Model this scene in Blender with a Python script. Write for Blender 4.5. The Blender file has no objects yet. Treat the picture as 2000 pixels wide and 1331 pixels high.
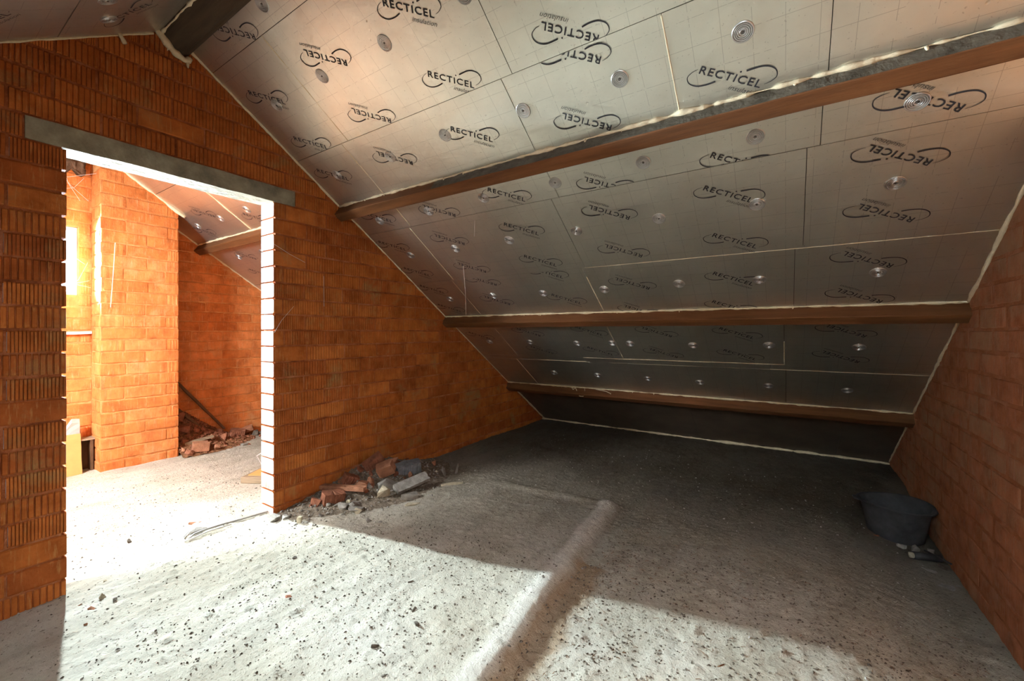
import bpy, bmesh, math, random
import numpy as np
from mathutils import Vector, Matrix, noise, Euler

random.seed(7)
sc = bpy.context.scene
COL = sc.collection
PI = math.pi

# ------------------------------------------------------------------ camera
EYE = 1.2
TH = math.atan2(535, 814)
cam_d = bpy.data.cameras.new('camera')
cam_d.sensor_width = 36
cam_d.lens = 36 * 814 / 2000
cam_d.shift_y = -(665.5 - 650) / 2000
cam_d.clip_start = 0.02
cam = bpy.data.objects.new('camera', cam_d)
COL.objects.link(cam)
cam.location = (0, 0, EYE)
cam.rotation_euler = (PI / 2, 0, TH)
sc.camera = cam

# ------------------------------------------------------------------ world, light, exposure
w = bpy.data.worlds.new('world')
sc.world = w
w.use_nodes = True
w.node_tree.nodes['Background'].inputs[0].default_value = (0.80, 0.90, 1.0, 1)
w.node_tree.nodes['Background'].inputs[1].default_value = 14.0

def area(name, loc, direction, sx, sy, power, col, spread=PI):
    l = bpy.data.lights.new(name, 'AREA')
    l.shape = 'RECTANGLE'; l.size = sx; l.size_y = sy
    l.energy = power; l.color = col; l.spread = spread
    o = bpy.data.objects.new(name, l)
    COL.objects.link(o)
    o.location = loc
    o.rotation_euler = Vector(direction).to_track_quat('-Z', 'Y').to_euler()
    return o
# daylight entering by the gable window of the far room
area('window_daylight', (-5.17, 0.945, 1.83), (1, 0.02, -0.03), 0.06, 0.50, 102, (0.75, 0.91, 1.0), math.radians(94))
# added fill lamps, set in made-up roof openings of the far and near rooms
AL = math.atan(0.679)
CA, SA = math.cos(AL), math.sin(AL)
def RP(X, s, d=0.0, side=1):
    """point on the underside of the roof: X along the ridge, s down the slope, d into the room"""
    return Vector((X, RY + side * (s * CA - d * SA), RZ - s * SA - d * CA))
RY = 0.885
RZ = 0.679 * (5.09 - RY)
area('added_fill_far', RP(-3.80, 1.75, -0.02, -1), (-0.42, 0.74, -0.52), 0.66, 0.80, 78, (0.95, 0.97, 1.0))
area('added_fill_near', RP(-0.15, 1.75, -0.02, -1), (-0.1, 0.64, -0.75), 0.70, 0.90, 6, (0.92, 0.98, 1.0))

sc.view_settings.view_transform = 'Standard'
sc.view_settings.look = 'None'
sc.view_settings.gamma = 1.0
sc.view_settings.use_curve_mapping = False
sc.view_settings.exposure = 1.3
sc.cycles.use_denoising = True
sc.cycles.max_bounces = 10
sc.cycles.diffuse_bounces = 8
sc.cycles.glossy_bounces = 4
sc.cycles.sample_clamp_indirect = 8
sc.cycles.caustics_reflective = False

# ------------------------------------------------------------------ helpers
def tag(o, label=None, cat=None, group=None, kind=None):
    if label: o['label'] = label
    if cat: o['category'] = cat
    if group: o['group'] = group
    if kind: o['kind'] = kind
    return o

def link(name, me, parent=None, mat=None):
    o = bpy.data.objects.new(name, me)
    COL.objects.link(o)
    if mat is not None and me is not None and not me.materials:
        me.materials.append(mat)
    if parent is not None:
        o.parent = parent
    return o

def obj(name, bm, mat, parent=None, smooth=False):
    me = bpy.data.meshes.new(name)
    bm.normal_update()
    bm.to_mesh(me); bm.free()
    if smooth:
        me.polygons.foreach_set('use_smooth', [True] * len(me.polygons))
    return link(name, me, parent, mat)

def bx(bm, x0, x1, y0, y1, z0, z1, M=None):
    v = [bm.verts.new((x, y, z)) for x in (x0, x1) for y in (y0, y1) for z in (z0, z1)]
    if M is not None:
        for q in v: q.co = M @ q.co
    f = [(0, 1, 3, 2), (4, 6, 7, 5), (0, 4, 5, 1), (2, 3, 7, 6), (0, 2, 6, 4), (1, 5, 7, 3)]
    for a in f: bm.faces.new([v[i] for i in a])
    return v

def prism(bm, pts, fn0, fn1):
    """closed polygon pts, two mapping functions give the two caps"""
    a = [bm.verts.new(fn0(p)) for p in pts]
    b = [bm.verts.new(fn1(p)) for p in pts]
    bm.faces.new(a[::-1]); bm.faces.new(b)
    n = len(pts)
    for i in range(n):
        bm.faces.new((a[i], a[(i + 1) % n], b[(i + 1) % n], b[i]))
    bmesh.ops.recalc_face_normals(bm, faces=bm.faces)

def tube(bm, pts, rads, seg=6, flat=None):
    pts = [Vector(p) for p in pts]
    n = len(pts); rings = []
    if not hasattr(rads, '__len__'): rads = [rads] * n
    up = Vector((0.13, 0.21, 0.97))
    for i, p in enumerate(pts):
        d = (pts[min(i + 1, n - 1)] - pts[max(i - 1, 0)])
        if d.length < 1e-9: d = Vector((1, 0, 0))
        d.normalize()
        u = d.cross(up)
        if u.length < 1e-3: u = d.cross(Vector((1, 0, 0)))
        u.normalize(); v = d.cross(u)
        rings.append([bm.verts.new(p + rads[i] * (math.cos(2 * PI * k / seg) * u + math.sin(2 * PI * k / seg) * v)) for k in range(seg)])
    for i in range(n - 1):
        for k in range(seg):
            bm.faces.new((rings[i][k], rings[i][(k + 1) % seg], rings[i + 1][(k + 1) % seg], rings[i + 1][k]))
    bm.faces.new(rings[0][::-1]); bm.faces.new(rings[-1])

def rock_bm(sx, sy, sz, rough=0.22, cuts=1, seed=0, bm=None, M=None):
    """angular lump: a jittered, chipped block"""
    rnd = random.Random(seed)
    b = bmesh.new()
    pts = []
    for i in range(10 + 6 * cuts):
        p = Vector((rnd.uniform(-1, 1), rnd.uniform(-1, 1), rnd.uniform(-1, 1)))
        m = max(abs(p.x), abs(p.y), abs(p.z))
        p = p / m * (1 - rough * rnd.random())
        pts.append(Vector((p.x * sx / 2, p.y * sy / 2, p.z * sz / 2)))
    vs = [b.verts.new(p) for p in pts]
    r = bmesh.ops.convex_hull(b, input=vs)
    bmesh.ops.delete(b, geom=[g for g in r['geom_interior'] if isinstance(g, bmesh.types.BMVert)], context='VERTS')
    if bm is None:
        return b
    mp = {v: bm.verts.new((M @ v.co) if M else v.co) for v in b.verts}
    for f in b.faces: bm.faces.new([mp[v] for v in f.verts])
    b.free()

# ------------------------------------------------------------------ node helpers
def new_mat(name):
    m = bpy.data.materials.new(name); m.use_nodes = True
    nt = m.node_tree
    return m, nt, nt.nodes['Principled BSDF']

def N(nt, typ, **kw):
    n = nt.nodes.new(typ)
    for k, v in kw.items():
        if k.startswith('i_'):
            n.inputs[k[2:].replace('_', ' ')].default_value = v
        else:
            setattr(n, k, v)
    return n

def noise_tex(nt, coord, scale, detail=4, rough=0.6, dist=0.0):
    n = nt.nodes.new('ShaderNodeTexNoise')
    n.inputs['Scale'].default_value = scale
    n.inputs['Detail'].default_value = detail
    n.inputs['Roughness'].default_value = rough
    n.inputs['Distortion'].default_value = dist
    nt.links.new(coord, n.inputs['Vector'])
    return n.outputs['Fac']

def ramp(nt, fac, stops):
    r = nt.nodes.new('ShaderNodeValToRGB')
    el = r.color_ramp.elements
    el[0].position = stops[0][0]; el[0].color = (*stops[0][1], 1)
    el[1].position = stops[-1][0]; el[1].color = (*stops[-1][1], 1)
    for p, c in stops[1:-1]:
        e = el.new(p); e.color = (*c, 1)
    nt.links.new(fac, r.inputs['Fac'])
    return r.outputs['Color']

def mix(nt, fac, a, b, mode='MIX'):
    m = nt.nodes.new('ShaderNodeMix'); m.data_type = 'RGBA'; m.blend_type = mode
    for i, v in ((0, fac), (6, a), (7, b)):
        if isinstance(v, (int, float)): m.inputs[i].default_value = v
        elif isinstance(v, tuple): m.inputs[i].default_value = (*v, 1)
        else: nt.links.new(v, m.inputs[i])
    return m.outputs[2]

def math_n(nt, op, a, b=None):
    m = nt.nodes.new('ShaderNodeMath'); m.operation = op
    for i, v in enumerate((a, b)):
        if v is None: continue
        if isinstance(v, (int, float)): m.inputs[i].default_value = v
        else: nt.links.new(v, m.inputs[i])
    return m.outputs[0]

def bump(nt, bsdf, h, strength, dist):
    b = nt.nodes.new('ShaderNodeBump')
    b.inputs['Strength'].default_value = strength
    b.inputs['Distance'].default_value = dist
    nt.links.new(h, b.inputs['Height'])
    nt.links.new(b.outputs[0], bsdf.inputs['Normal'])
    return b

def geo_pos(nt):
    return nt.nodes.new('ShaderNodeNewGeometry').outputs['Position']
def obj_co(nt):
    return nt.nodes.new('ShaderNodeTexCoord').outputs['Object']
def mapped(nt, co, scale=(1, 1, 1), rot=(0, 0, 0)):
    m = nt.nodes.new('ShaderNodeMapping')
    m.inputs['Scale'].default_value = scale; m.inputs['Rotation'].default_value = rot
    nt.links.new(co, m.inputs['Vector'])
    return m.outputs[0]

# ------------------------------------------------------------------ materials
def brick_material(name, dark, mid, light, smear, smear_lo=0.56, smear_hi=0.70):
    m, nt, b = new_mat(name)
    co = geo_pos(nt)
    rnd = nt.nodes.new('ShaderNodeObjectInfo').outputs['Random']
    base = ramp(nt, rnd, [(0.0, dark), (0.5, mid), (1.0, light)])
    n1 = noise_tex(nt, co, 9, 5, 0.65)
    var = ramp(nt, n1, [(0.3, (0.62, 0.55, 0.5)), (0.5, (0.95, 0.95, 0.95)), (0.72, (1.25, 1.3, 1.35))])
    c = mix(nt, 0.9, base, var, 'MULTIPLY')
    # mortar smeared over the bricks in patches
    n2 = noise_tex(nt, co, 3.3, 6, 0.7, 0.4)
    f2 = ramp(nt, n2, [(smear_lo, (0, 0, 0)), (smear_hi, (0.75, 0.75, 0.75))])
    c = mix(nt, f2, c, smear)
    # fine streaks running up the face
    n3 = noise_tex(nt, mapped(nt, co, (90, 90, 9)), 1.0, 3, 0.7)
    f3 = ramp(nt, n3, [(0.56, (0, 0, 0)), (0.72, (0.6, 0.6, 0.6))])
    c = mix(nt, f3, c, (light[0] * 1.05, light[1] * 1.75, light[2] * 3.0))
    nt.links.new(c, b.inputs['Base Color'])
    b.inputs['Roughness'].default_value = 0.9
    b.inputs['Specular IOR Level'].default_value = 0.15
    h = math_n(nt, 'ADD', noise_tex(nt, co, 60, 4, 0.7), math_n(nt, 'MULTIPLY', n3, 0.5))
    bump(nt, b, h, 0.55, 0.006)
    return m

M_BRICK = brick_material('orange_hollow_brick', (0.38, 0.10, 0.022), (0.47, 0.135, 0.026), (0.54, 0.17, 0.036), (0.36, 0.22, 0.085))
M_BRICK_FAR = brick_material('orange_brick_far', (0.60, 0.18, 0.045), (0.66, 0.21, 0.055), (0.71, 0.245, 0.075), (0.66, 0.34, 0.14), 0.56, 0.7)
M_BRICK_R = brick_material('orange_brick_right', (0.42, 0.160, 0.068), (0.44, 0.172, 0.075), (0.46, 0.185, 0.082), (0.42, 0.26, 0.14), 0.47, 0.66)
M_JAMB = brick_material('pale_jamb_brick', (0.66, 0.50, 0.43), (0.70, 0.55, 0.49), (0.72, 0.6, 0.54), (0.70, 0.63, 0.58), 0.5, 0.6)

def mortar_material(name, c1, c2, c3):
    m, nt, b = new_mat(name)
    co = geo_pos(nt)
    n1 = noise_tex(nt, co, 6, 6, 0.7)
    c = ramp(nt, n1, [(0.32, c1), (0.5, c2), (0.68, c3)])
    nt.links.new(c, b.inputs['Base Color'])
    b.inputs['Roughness'].default_value = 0.95
    b.inputs['Specular IOR Level'].default_value = 0.1
    bump(nt, b, noise_tex(nt, co, 45, 5, 0.75), 0.9, 0.012)
    return m
M_MORTAR = mortar_material('mortar', (0.20, 0.055, 0.018), (0.40, 0.13, 0.045), (0.55, 0.24, 0.12))
M_MORTAR_R = mortar_material('mortar_right', (0.32, 0.12, 0.05), (0.42, 0.17, 0.075), (0.50, 0.26, 0.15))
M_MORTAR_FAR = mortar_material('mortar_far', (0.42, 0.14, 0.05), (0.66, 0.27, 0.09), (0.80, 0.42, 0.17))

def concrete_floor():
    m, nt, b = new_mat('dusty_concrete')
    co = geo_pos(nt)
    n1 = noise_tex(nt, co, 1.6, 6, 0.62)
    n2 = noise_tex(nt, mapped(nt, co, (1, 0.35, 1), (0, 0, 0.9)), 7, 6, 0.7)
    c = ramp(nt, n1, [(0.3, (0.50, 0.455, 0.345)), (0.5, (0.62, 0.58, 0.465)), (0.7, (0.70, 0.67, 0.57))])
    c2 = ramp(nt, n2, [(0.34, (0.55, 0.53, 0.49)), (0.55, (1, 1, 1))])
    c = mix(nt, 0.5, c, c2, 'MULTIPLY')
    # dark crumbs and pits
    n3 = noise_tex(nt, mapped(nt, co, (1, 1, 1)), 55, 3, 0.6)
    f3 = ramp(nt, n3, [(0.31, (0.22, 0.19, 0.15)), (0.39, (1, 1, 1))])
    c = mix(nt, 0.8, c, f3, 'MULTIPLY')
    # far back the slab colour gets darker
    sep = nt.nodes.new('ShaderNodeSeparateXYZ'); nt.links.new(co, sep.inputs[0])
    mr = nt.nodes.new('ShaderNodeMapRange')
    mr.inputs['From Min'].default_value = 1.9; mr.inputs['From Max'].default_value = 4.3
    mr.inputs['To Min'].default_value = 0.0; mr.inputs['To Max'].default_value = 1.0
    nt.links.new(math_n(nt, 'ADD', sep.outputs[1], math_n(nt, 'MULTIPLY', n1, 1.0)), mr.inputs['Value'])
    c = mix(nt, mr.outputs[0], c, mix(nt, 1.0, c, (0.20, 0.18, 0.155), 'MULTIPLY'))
    # brown band along the foot of the step
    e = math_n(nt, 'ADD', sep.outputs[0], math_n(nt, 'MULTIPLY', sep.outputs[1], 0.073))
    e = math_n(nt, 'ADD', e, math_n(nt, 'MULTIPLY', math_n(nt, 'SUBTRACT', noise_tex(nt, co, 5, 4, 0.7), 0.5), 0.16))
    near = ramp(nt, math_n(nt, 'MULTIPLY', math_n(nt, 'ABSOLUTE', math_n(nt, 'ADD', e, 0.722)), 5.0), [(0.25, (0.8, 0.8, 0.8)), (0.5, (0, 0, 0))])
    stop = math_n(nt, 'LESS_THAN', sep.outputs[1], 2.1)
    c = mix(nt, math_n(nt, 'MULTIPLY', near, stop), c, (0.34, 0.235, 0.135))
    # paler band along the mortar kerb
    e2 = math_n(nt, 'ADD', sep.outputs[0], math_n(nt, 'MULTIPLY', sep.outputs[1], 0.073))
    kerb = ramp(nt, math_n(nt, 'MULTIPLY', math_n(nt, 'ABSOLUTE', math_n(nt, 'ADD', math_n(nt, 'ADD', e2, 0.842), math_n(nt, 'MULTIPLY', math_n(nt, 'SUBTRACT', noise_tex(nt, co, 6, 4, 0.7), 0.5), 0.09))), 10.0), [(0.25, (0.5, 0.5, 0.5)), (0.62, (0, 0, 0))])
    kerb = math_n(nt, 'MULTIPLY', kerb, math_n(nt, 'LESS_THAN', sep.outputs[1], 2.86))
    c = mix(nt, kerb, c, (0.80, 0.77, 0.68))
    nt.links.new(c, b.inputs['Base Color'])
    b.inputs['Roughness'].default_value = 0.92
    b.inputs['Specular IOR Level'].default_value = 0.15
    h = math_n(nt, 'ADD', math_n(nt, 'MULTIPLY', noise_tex(nt, co, 38, 6, 0.7), 1.0), math_n(nt, 'MULTIPLY', noise_tex(nt, co, 140, 3, 0.7), 0.35))
    bump(nt, b, h, 0.85, 0.014)
    return m
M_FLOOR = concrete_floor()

def foil_material(name='aluminium_foil_facing', tint=(0.72, 0.715, 0.63)):
    m, nt, b = new_mat(name)
    uv = nt.nodes.new('ShaderNodeUVMap').outputs[0]
    co = geo_pos(nt)
    n1 = noise_tex(nt, co, 2.0, 5, 0.6)
    c = ramp(nt, n1, [(0.3, tuple(t * 0.85 for t in tint)), (0.7, tuple(min(1, t * 1.1) for t in tint))])
    # printed grid of fine lines, every 10 cm along and across
    sep = nt.nodes.new('ShaderNodeSeparateXYZ'); nt.links.new(uv, sep.inputs[0])
    n2 = noise_tex(nt, co, 8, 4, 0.8)
    lines = None
    for i, pitch in ((0, 0.10), (1, 0.10)):
        a = math_n(nt, 'PINGPONG', sep.outputs[i], pitch / 2)
        l = math_n(nt, 'LESS_THAN', a, 0.0009)
        lines = l if lines is None else math_n(nt, 'MAXIMUM', lines, l)
    lines = math_n(nt, 'MULTIPLY', lines, math_n(nt, 'MULTIPLY', math_n(nt, 'GREATER_THAN', n2, 0.46), 0.38))
    c = mix(nt, lines, c, (0.16, 0.155, 0.14))
    # small specks
    n3 = noise_tex(nt, co, 120, 2, 0.5)
    c = mix(nt, ramp(nt, n3, [(0.68, (0, 0, 0)), (0.74, (0.35, 0.35, 0.35))]), c, (0.2, 0.18, 0.15))
    nt.links.new(c, b.inputs['Base Color'])
    b.inputs['Metallic'].default_value = 0.95
    b.inputs['Roughness'].default_value = 0.40
    # dents and creases
    v = nt.nodes.new('ShaderNodeTexVoronoi'); v.inputs['Scale'].default_value = 16
    nt.links.new(mapped(nt, co, (1, 1, 0.4)), v.inputs['Vector'])
    dent = ramp(nt, v.outputs['Distance'], [(0.0, (0, 0, 0)), (0.09, (1, 1, 1))])
    gate = math_n(nt, 'GREATER_THAN', noise_tex(nt, co, 2.6, 3, 0.6), 0.56)
    dent = mix(nt, gate, (1, 1, 1), dent)
    h = math_n(nt, 'ADD', math_n(nt, 'MULTIPLY', n1, 0.7), math_n(nt, 'ADD', math_n(nt, 'MULTIPLY', noise_tex(nt, co, 28, 3, 0.6), 0.05), math_n(nt, 'MULTIPLY', dent, 0.10)))
    bump(nt, b, h, 0.6, 0.02)
    return m
M_FOIL = foil_material()
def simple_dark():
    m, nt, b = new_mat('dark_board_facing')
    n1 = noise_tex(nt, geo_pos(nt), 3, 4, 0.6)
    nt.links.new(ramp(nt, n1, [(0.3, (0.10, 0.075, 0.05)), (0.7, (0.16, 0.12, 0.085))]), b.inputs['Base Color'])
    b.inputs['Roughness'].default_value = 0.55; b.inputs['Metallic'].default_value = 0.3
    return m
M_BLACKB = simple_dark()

def simple(name, col, rough=0.8, metal=0.0, spec=0.3, var=0.25, scale=20, bmp=0.3, bd=0.003, stretch=(1, 1, 1), space='pos'):
    m, nt, b = new_mat(name)
    co = mapped(nt, geo_pos(nt) if space == 'pos' else obj_co(nt), stretch)
    n1 = noise_tex(nt, co, scale, 5, 0.65)
    lo = tuple(c * (1 - var) for c in col); hi = tuple(min(1, c * (1 + var)) for c in col)
    nt.links.new(ramp(nt, n1, [(0.3, lo), (0.7, hi)]), b.inputs['Base Color'])
    b.inputs['Roughness'].default_value = rough
    b.inputs['Metallic'].default_value = metal
    b.inputs['Specular IOR Level'].default_value = spec
    if bmp: bump(nt, b, noise_tex(nt, co, scale * 2.5, 4, 0.65), bmp, bd)
    return m
M_WOOD_D = simple('blackened_beam', (0.075, 0.05, 0.03), 0.8, 0, 0.2, 0.35, 6, 0.4, 0.004, (0.35, 4, 4))
M_DUST = simple('dust_caked_timber', (0.15, 0.13, 0.095), 0.95, 0, 0.1, 0.4, 14, 0.9, 0.008)
M_WOOD = simple('brown_stained_purlin', (0.135, 0.054, 0.017), 0.75, 0, 0.25, 0.35, 6, 0.4, 0.004, (0.35, 4, 4))
M_FOAM = simple('cured_foam', (0.72, 0.62, 0.42), 0.8, 0, 0.2, 0.12, 40, 0.5, 0.003)
M_INK = simple('printed_ink', (0.035, 0.035, 0.04), 0.6, 0, 0.2, 0.1, 10, 0)
M_INK2 = simple('printed_ink_thin', (0.085, 0.085, 0.08), 0.6, 0, 0.2, 0.1, 10, 0)
M_DISC = simple('galvanised_disc', (0.55, 0.55, 0.53), 0.40, 0.85, 0.5, 0.08, 30, 0)
M_SCREW = simple('dark_screw', (0.16, 0.15, 0.14), 0.4, 0.8, 0.5, 0.1, 30, 0)
M_LINTEL = simple('concrete_lintel', (0.31, 0.29, 0.205), 0.9, 0, 0.2, 0.4, 9, 0.8, 0.008)
M_RED = simple('broken_red_brick', (0.26, 0.105, 0.058), 0.92, 0, 0.15, 0.35, 18, 0.8, 0.006)
M_RED2 = simple('broken_orange_brick', (0.38, 0.18, 0.10), 0.92, 0, 0.15, 0.3, 18, 0.8, 0.006)
M_GREY = simple('grey_mortar_lump', (0.30, 0.28, 0.24), 0.95, 0, 0.15, 0.3, 20, 0.9, 0.008)
M_PALE = simple('pale_mortar_lump', (0.50, 0.44, 0.31), 0.95, 0, 0.15, 0.3, 20, 0.9, 0.008)
M_TIMBER = simple('rough_grey_timber', (0.33, 0.25, 0.16), 0.85, 0, 0.2, 0.3, 8, 0.6, 0.004, (0.5, 0.5, 6))
M_DARKWOOD = simple('dark_old_timber', (0.13, 0.07, 0.035), 0.85, 0, 0.2, 0.3, 8, 0.6, 0.004)
M_RUBBER = simple('black_rubber', (0.030, 0.032, 0.034), 0.55, 0, 0.4, 0.5, 9, 0.4, 0.004)
M_DUSTY = simple('dusty_black_rubber', (0.055, 0.057, 0.058), 0.8, 0, 0.3, 0.5, 7, 0.4, 0.004)
M_DIRT = simple('dry_brick_dirt', (0.24, 0.115, 0.055), 0.97, 0, 0.1, 0.45, 30, 1.0, 0.012)
M_CRUMBDIRT = simple('dark_grit', (0.25, 0.205, 0.15), 0.97, 0, 0.1, 0.45, 40, 1.0, 0.010)
M_GREYB = simple('blue_grey_tile', (0.20, 0.21, 0.215), 0.9, 0, 0.2, 0.3, 20, 0.8, 0.006)
M_CRUMB = simple('dark_crumbs', (0.13, 0.11, 0.085), 0.95, 0, 0.1, 0.5, 6, 0)
M_STRAW = simple('brown_fibres', (0.18, 0.10, 0.05), 0.9, 0, 0.1, 0.4, 6, 0)
M_YELLOW = simple('yellow_board', (0.66, 0.34, 0.11), 0.7, 0, 0.3, 0.12, 4, 0.1)
M_PAPER = simple('white_paper', (0.80, 0.77, 0.74), 0.8, 0, 0.2, 0.08, 10, 0.2)
M_WHITE = simple('white_metal_strip', (0.75, 0.74, 0.71), 0.5, 0.2, 0.4, 0.1, 10, 0.1)
M_METAL = simple('dull_metal_strip', (0.42, 0.41, 0.38), 0.45, 0.6, 0.4, 0.2, 10, 0.2)
M_WEB = simple('cobweb', (0.80, 0.76, 0.70), 0.9, 0, 0.1, 0.05, 10, 0)
M_FRAME = simple('window_frame_paint', (0.70, 0.70, 0.68), 0.5, 0, 0.4, 0.05, 10, 0)
M_PLAST = simple('brown_membrane', (0.25, 0.15, 0.09), 0.5, 0, 0.4, 0.3, 12, 0.6, 0.01)
M_ROOFBACK = simple('roof_underlay', (0.10, 0.085, 0.07), 0.9, 0, 0.2, 0.3, 5, 0.2)
mg, ntg, bg = new_mat('window_glass')
bg.inputs['Base Color'].default_value = (1, 1, 1, 1)
bg.inputs['Roughness'].default_value = 0.02
bg.inputs['Transmission Weight'].default_value = 1.0
bg.inputs['IOR'].default_value = 1.05
M_GLASS = mg

# ------------------------------------------------------------------ floor (uneven screed, one continuous slab with its step)
def _grid_noise(rs, nx, ny):
    return rs.rand(ny, nx)
def vnoise(X, Y, freq, seed):
    """smooth value noise on numpy arrays"""
    rs = np.random.RandomState(seed)
    T = rs.rand(257, 257)
    u = X * freq + 91.3; v = Y * freq + 57.7
    iu = np.floor(u).astype(int); iv = np.floor(v).astype(int)
    fu = u - iu; fv = v - iv
    fu = fu * fu * (3 - 2 * fu); fv = fv * fv * (3 - 2 * fv)
    a = T[iv % 256, iu % 256]; b = T[iv % 256, (iu + 1) % 256]
    c = T[(iv + 1) % 256, iu % 256]; d = T[(iv + 1) % 256, (iu + 1) % 256]
    return (a * (1 - fu) + b * fu) * (1 - fv) + (c * (1 - fu) + d * fu) * fv - 0.5
def sstep(a, b, x):
    t = np.clip((x - a) / (b - a), 0, 1)
    return t * t * (3 - 2 * t)
def fheight(X, Y):
    X = np.asarray(X, float); Y = np.asarray(Y, float)
    wob = 0.03 * vnoise(X * 0, Y, 1.7, 3) + 0.02 * vnoise(X * 0, Y, 6.0, 4)
    edge = -0.885 - 0.073 * (Y - 1.14) + wob            # the step runs along Y
    right = sstep(-0.015, 0.055, X - edge)
    # raised slab ends at Y ~ 2.85
    yedge = 2.84 + 0.10 * (X + 1.0) + 0.05 * vnoise(X, Y * 0, 2.5, 5)
    behind = sstep(-0.04, 0.10, Y - yedge) * sstep(-2.3, -1.6, X)
    low = np.maximum(right, behind * sstep(-2.3, -1.3, X))
    fade = 1 - sstep(3.6, 4.8, Y)
    lowz = -0.046 - 0.10 * sstep(0.1, 0.7, X) * (1 - sstep(3.9, 4.7, Y))
    z = low * lowz * (1 - sstep(2.9, 4.7, Y) * sstep(0.5, 0.1, X) if False else 1) * (1 - sstep(3.7, 4.9, Y))
    # rounded kerb of mortar along the step
    dx = X - (edge - 0.045)
    z = z + (0.010 + 0.008 * sstep(1.6, 1.95, Y)) * (1 + 0.9 * vnoise(X, Y, 7, 21)) * np.exp(-(dx / 0.050) ** 2) * (1 - sstep(2.75, 2.95, Y)) * (Y > -3)
    dy = Y - (yedge - 0.05)
    z = z + 0.016 * np.exp(-(dy / 0.05) ** 2) * sstep(-2.1, -1.7, X) * (1 - right)
    # slight fall towards the viewer on the left
    z = z - 0.045 * (1 - sstep(0.1, 1.3, Y))
    # relief
    z = z + 0.016 * vnoise(X, Y, 2.3, 11) + 0.010 * vnoise(X, Y, 6.5, 12) + 0.006 * vnoise(X, Y * 0.6, 17, 13)
    lit = sstep(-3.6, -3.0, X)
    u_ = X * 0.92 + Y * 0.39; v_ = -X * 0.39 + Y * 0.92
    z = z + (0.003 + 0.0035 * right) * vnoise(X, Y, 38, 14) * lit + 0.005 * vnoise(u_ * 0.45, v_, 70, 15) * lit * (1 - right * .5) + 0.003 * vnoise(X, Y, 79, 18) * lit
    # rain of small lumps
    l = vnoise(X, Y, 26, 16)
    z = z + 0.010 * sstep(0.34, 0.48, l) * lit
    # plaster hump in front of the jamb and the sunken slot beside it
    z = z + 0.035 * np.exp(-(((X + 3.18) / 0.13) ** 2 + ((Y - 1.22) / 0.10) ** 2))
    z = z + 0.022 * np.exp(-(((X + 2.99) / 0.10) ** 2 + ((Y - 1.06) / 0.10) ** 2))
    return z
def fz(x, y): return float(fheight(np.array([x]), np.array([y]))[0])

def build_floor():
    xs = np.concatenate([np.arange(-5.6, -3.3, 0.03), np.arange(-3.3, 0.80, 0.0125), [0.81, 0.95]])
    ys = np.concatenate([np.arange(-3.4, 0.2, 0.06), np.arange(0.2, 2.95, 0.0125), np.arange(2.95, 5.2, 0.025)])
    X, Y = np.meshgrid(xs, ys)
    Z = fheight(X, Y)
    n = X.size
    me = bpy.data.meshes.new('floor')
    me.vertices.add(n)
    me.vertices.foreach_set('co', np.stack([X, Y, Z], -1).ravel())
    ny, nx = X.shape
    i = (np.arange(ny - 1)[:, None] * nx + np.arange(nx - 1)[None, :]).ravel()
    q = np.stack([i, i + 1, i + nx + 1, i + nx], -1).ravel()
    nf = len(q) // 4
    me.loops.add(len(q)); me.loops.foreach_set('vertex_index', q)
    me.polygons.add(nf)
    me.polygons.foreach_set('loop_start', np.arange(nf) * 4)
    me.polygons.foreach_set('loop_total', np.full(nf, 4))
    me.polygons.foreach_set('use_smooth', np.ones(nf, bool))
    me.update(); me.validate()
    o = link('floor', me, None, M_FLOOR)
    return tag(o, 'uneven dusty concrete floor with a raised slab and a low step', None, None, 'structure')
FLOOR = build_floor()

# ------------------------------------------------------------------ walls
def rz(y): return RZ - 0.679 * abs(y - RY)
PITCH = 0.1063
BH = 0.0955
ZL = 2.065                       # underside of the lintel
Z0 = ZL - 21 * PITCH
XW = -2.82                       # face of the gable wall towards us
XR = 0.79                        # face of the wall at the right
XF = -5.35                       # face of the far gable
XF2 = -5.20
DY0, DY1 = 0.487, 1.430          # doorway

def wall_poly(name, outline, xa, xb, mat, label):
    bm = bmesh.new()
    prism(bm, outline, lambda p: (xa, p[0], p[1]), lambda p: (xb, p[0], p[1]))
    return tag(obj(name, bm, mat), label, None, None, 'structure')
RI = 0.006
RJ = 0.016                       # recess of the joints in the reveals
W_LEFT = wall_poly('wall_left', [(-3.5, -0.4), (DY0 - RJ, -0.4), (DY0 - RJ, ZL + 0.03), (DY1 + RJ, ZL + 0.03), (DY1 + RJ, -0.4), (5.4, -0.4), (5.3, -0.02), (RY, RZ + 0.1), (-3.5, -0.02)],
                   XW - RI - 0.148, XW - RI, M_MORTAR, 'gable wall of grooved orange bricks with a doorway under a concrete lintel')
W_RIGHT = wall_poly('wall_right', [(-3.5, -0.4), (5.4, -0.4), (5.3, -0.02), (RY, RZ + 0.1), (-3.5, -0.02)], XR + 0.0015, XR + 0.16, M_MORTAR_R,
                    'rough orange brick wall on the right')
W_FAR = wall_poly('wall_back', [(1.06, -0.4), (5.4, -0.4), (5.3, -0.02), (1.06, RZ)], XF - 0.16, XF - 0.005, M_MORTAR_FAR,
                  'bright orange brick gable wall of the far room')
WY0, WY1, WZ0, WZ1 = 0.62, 0.972, 1.53, 2.13
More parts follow.
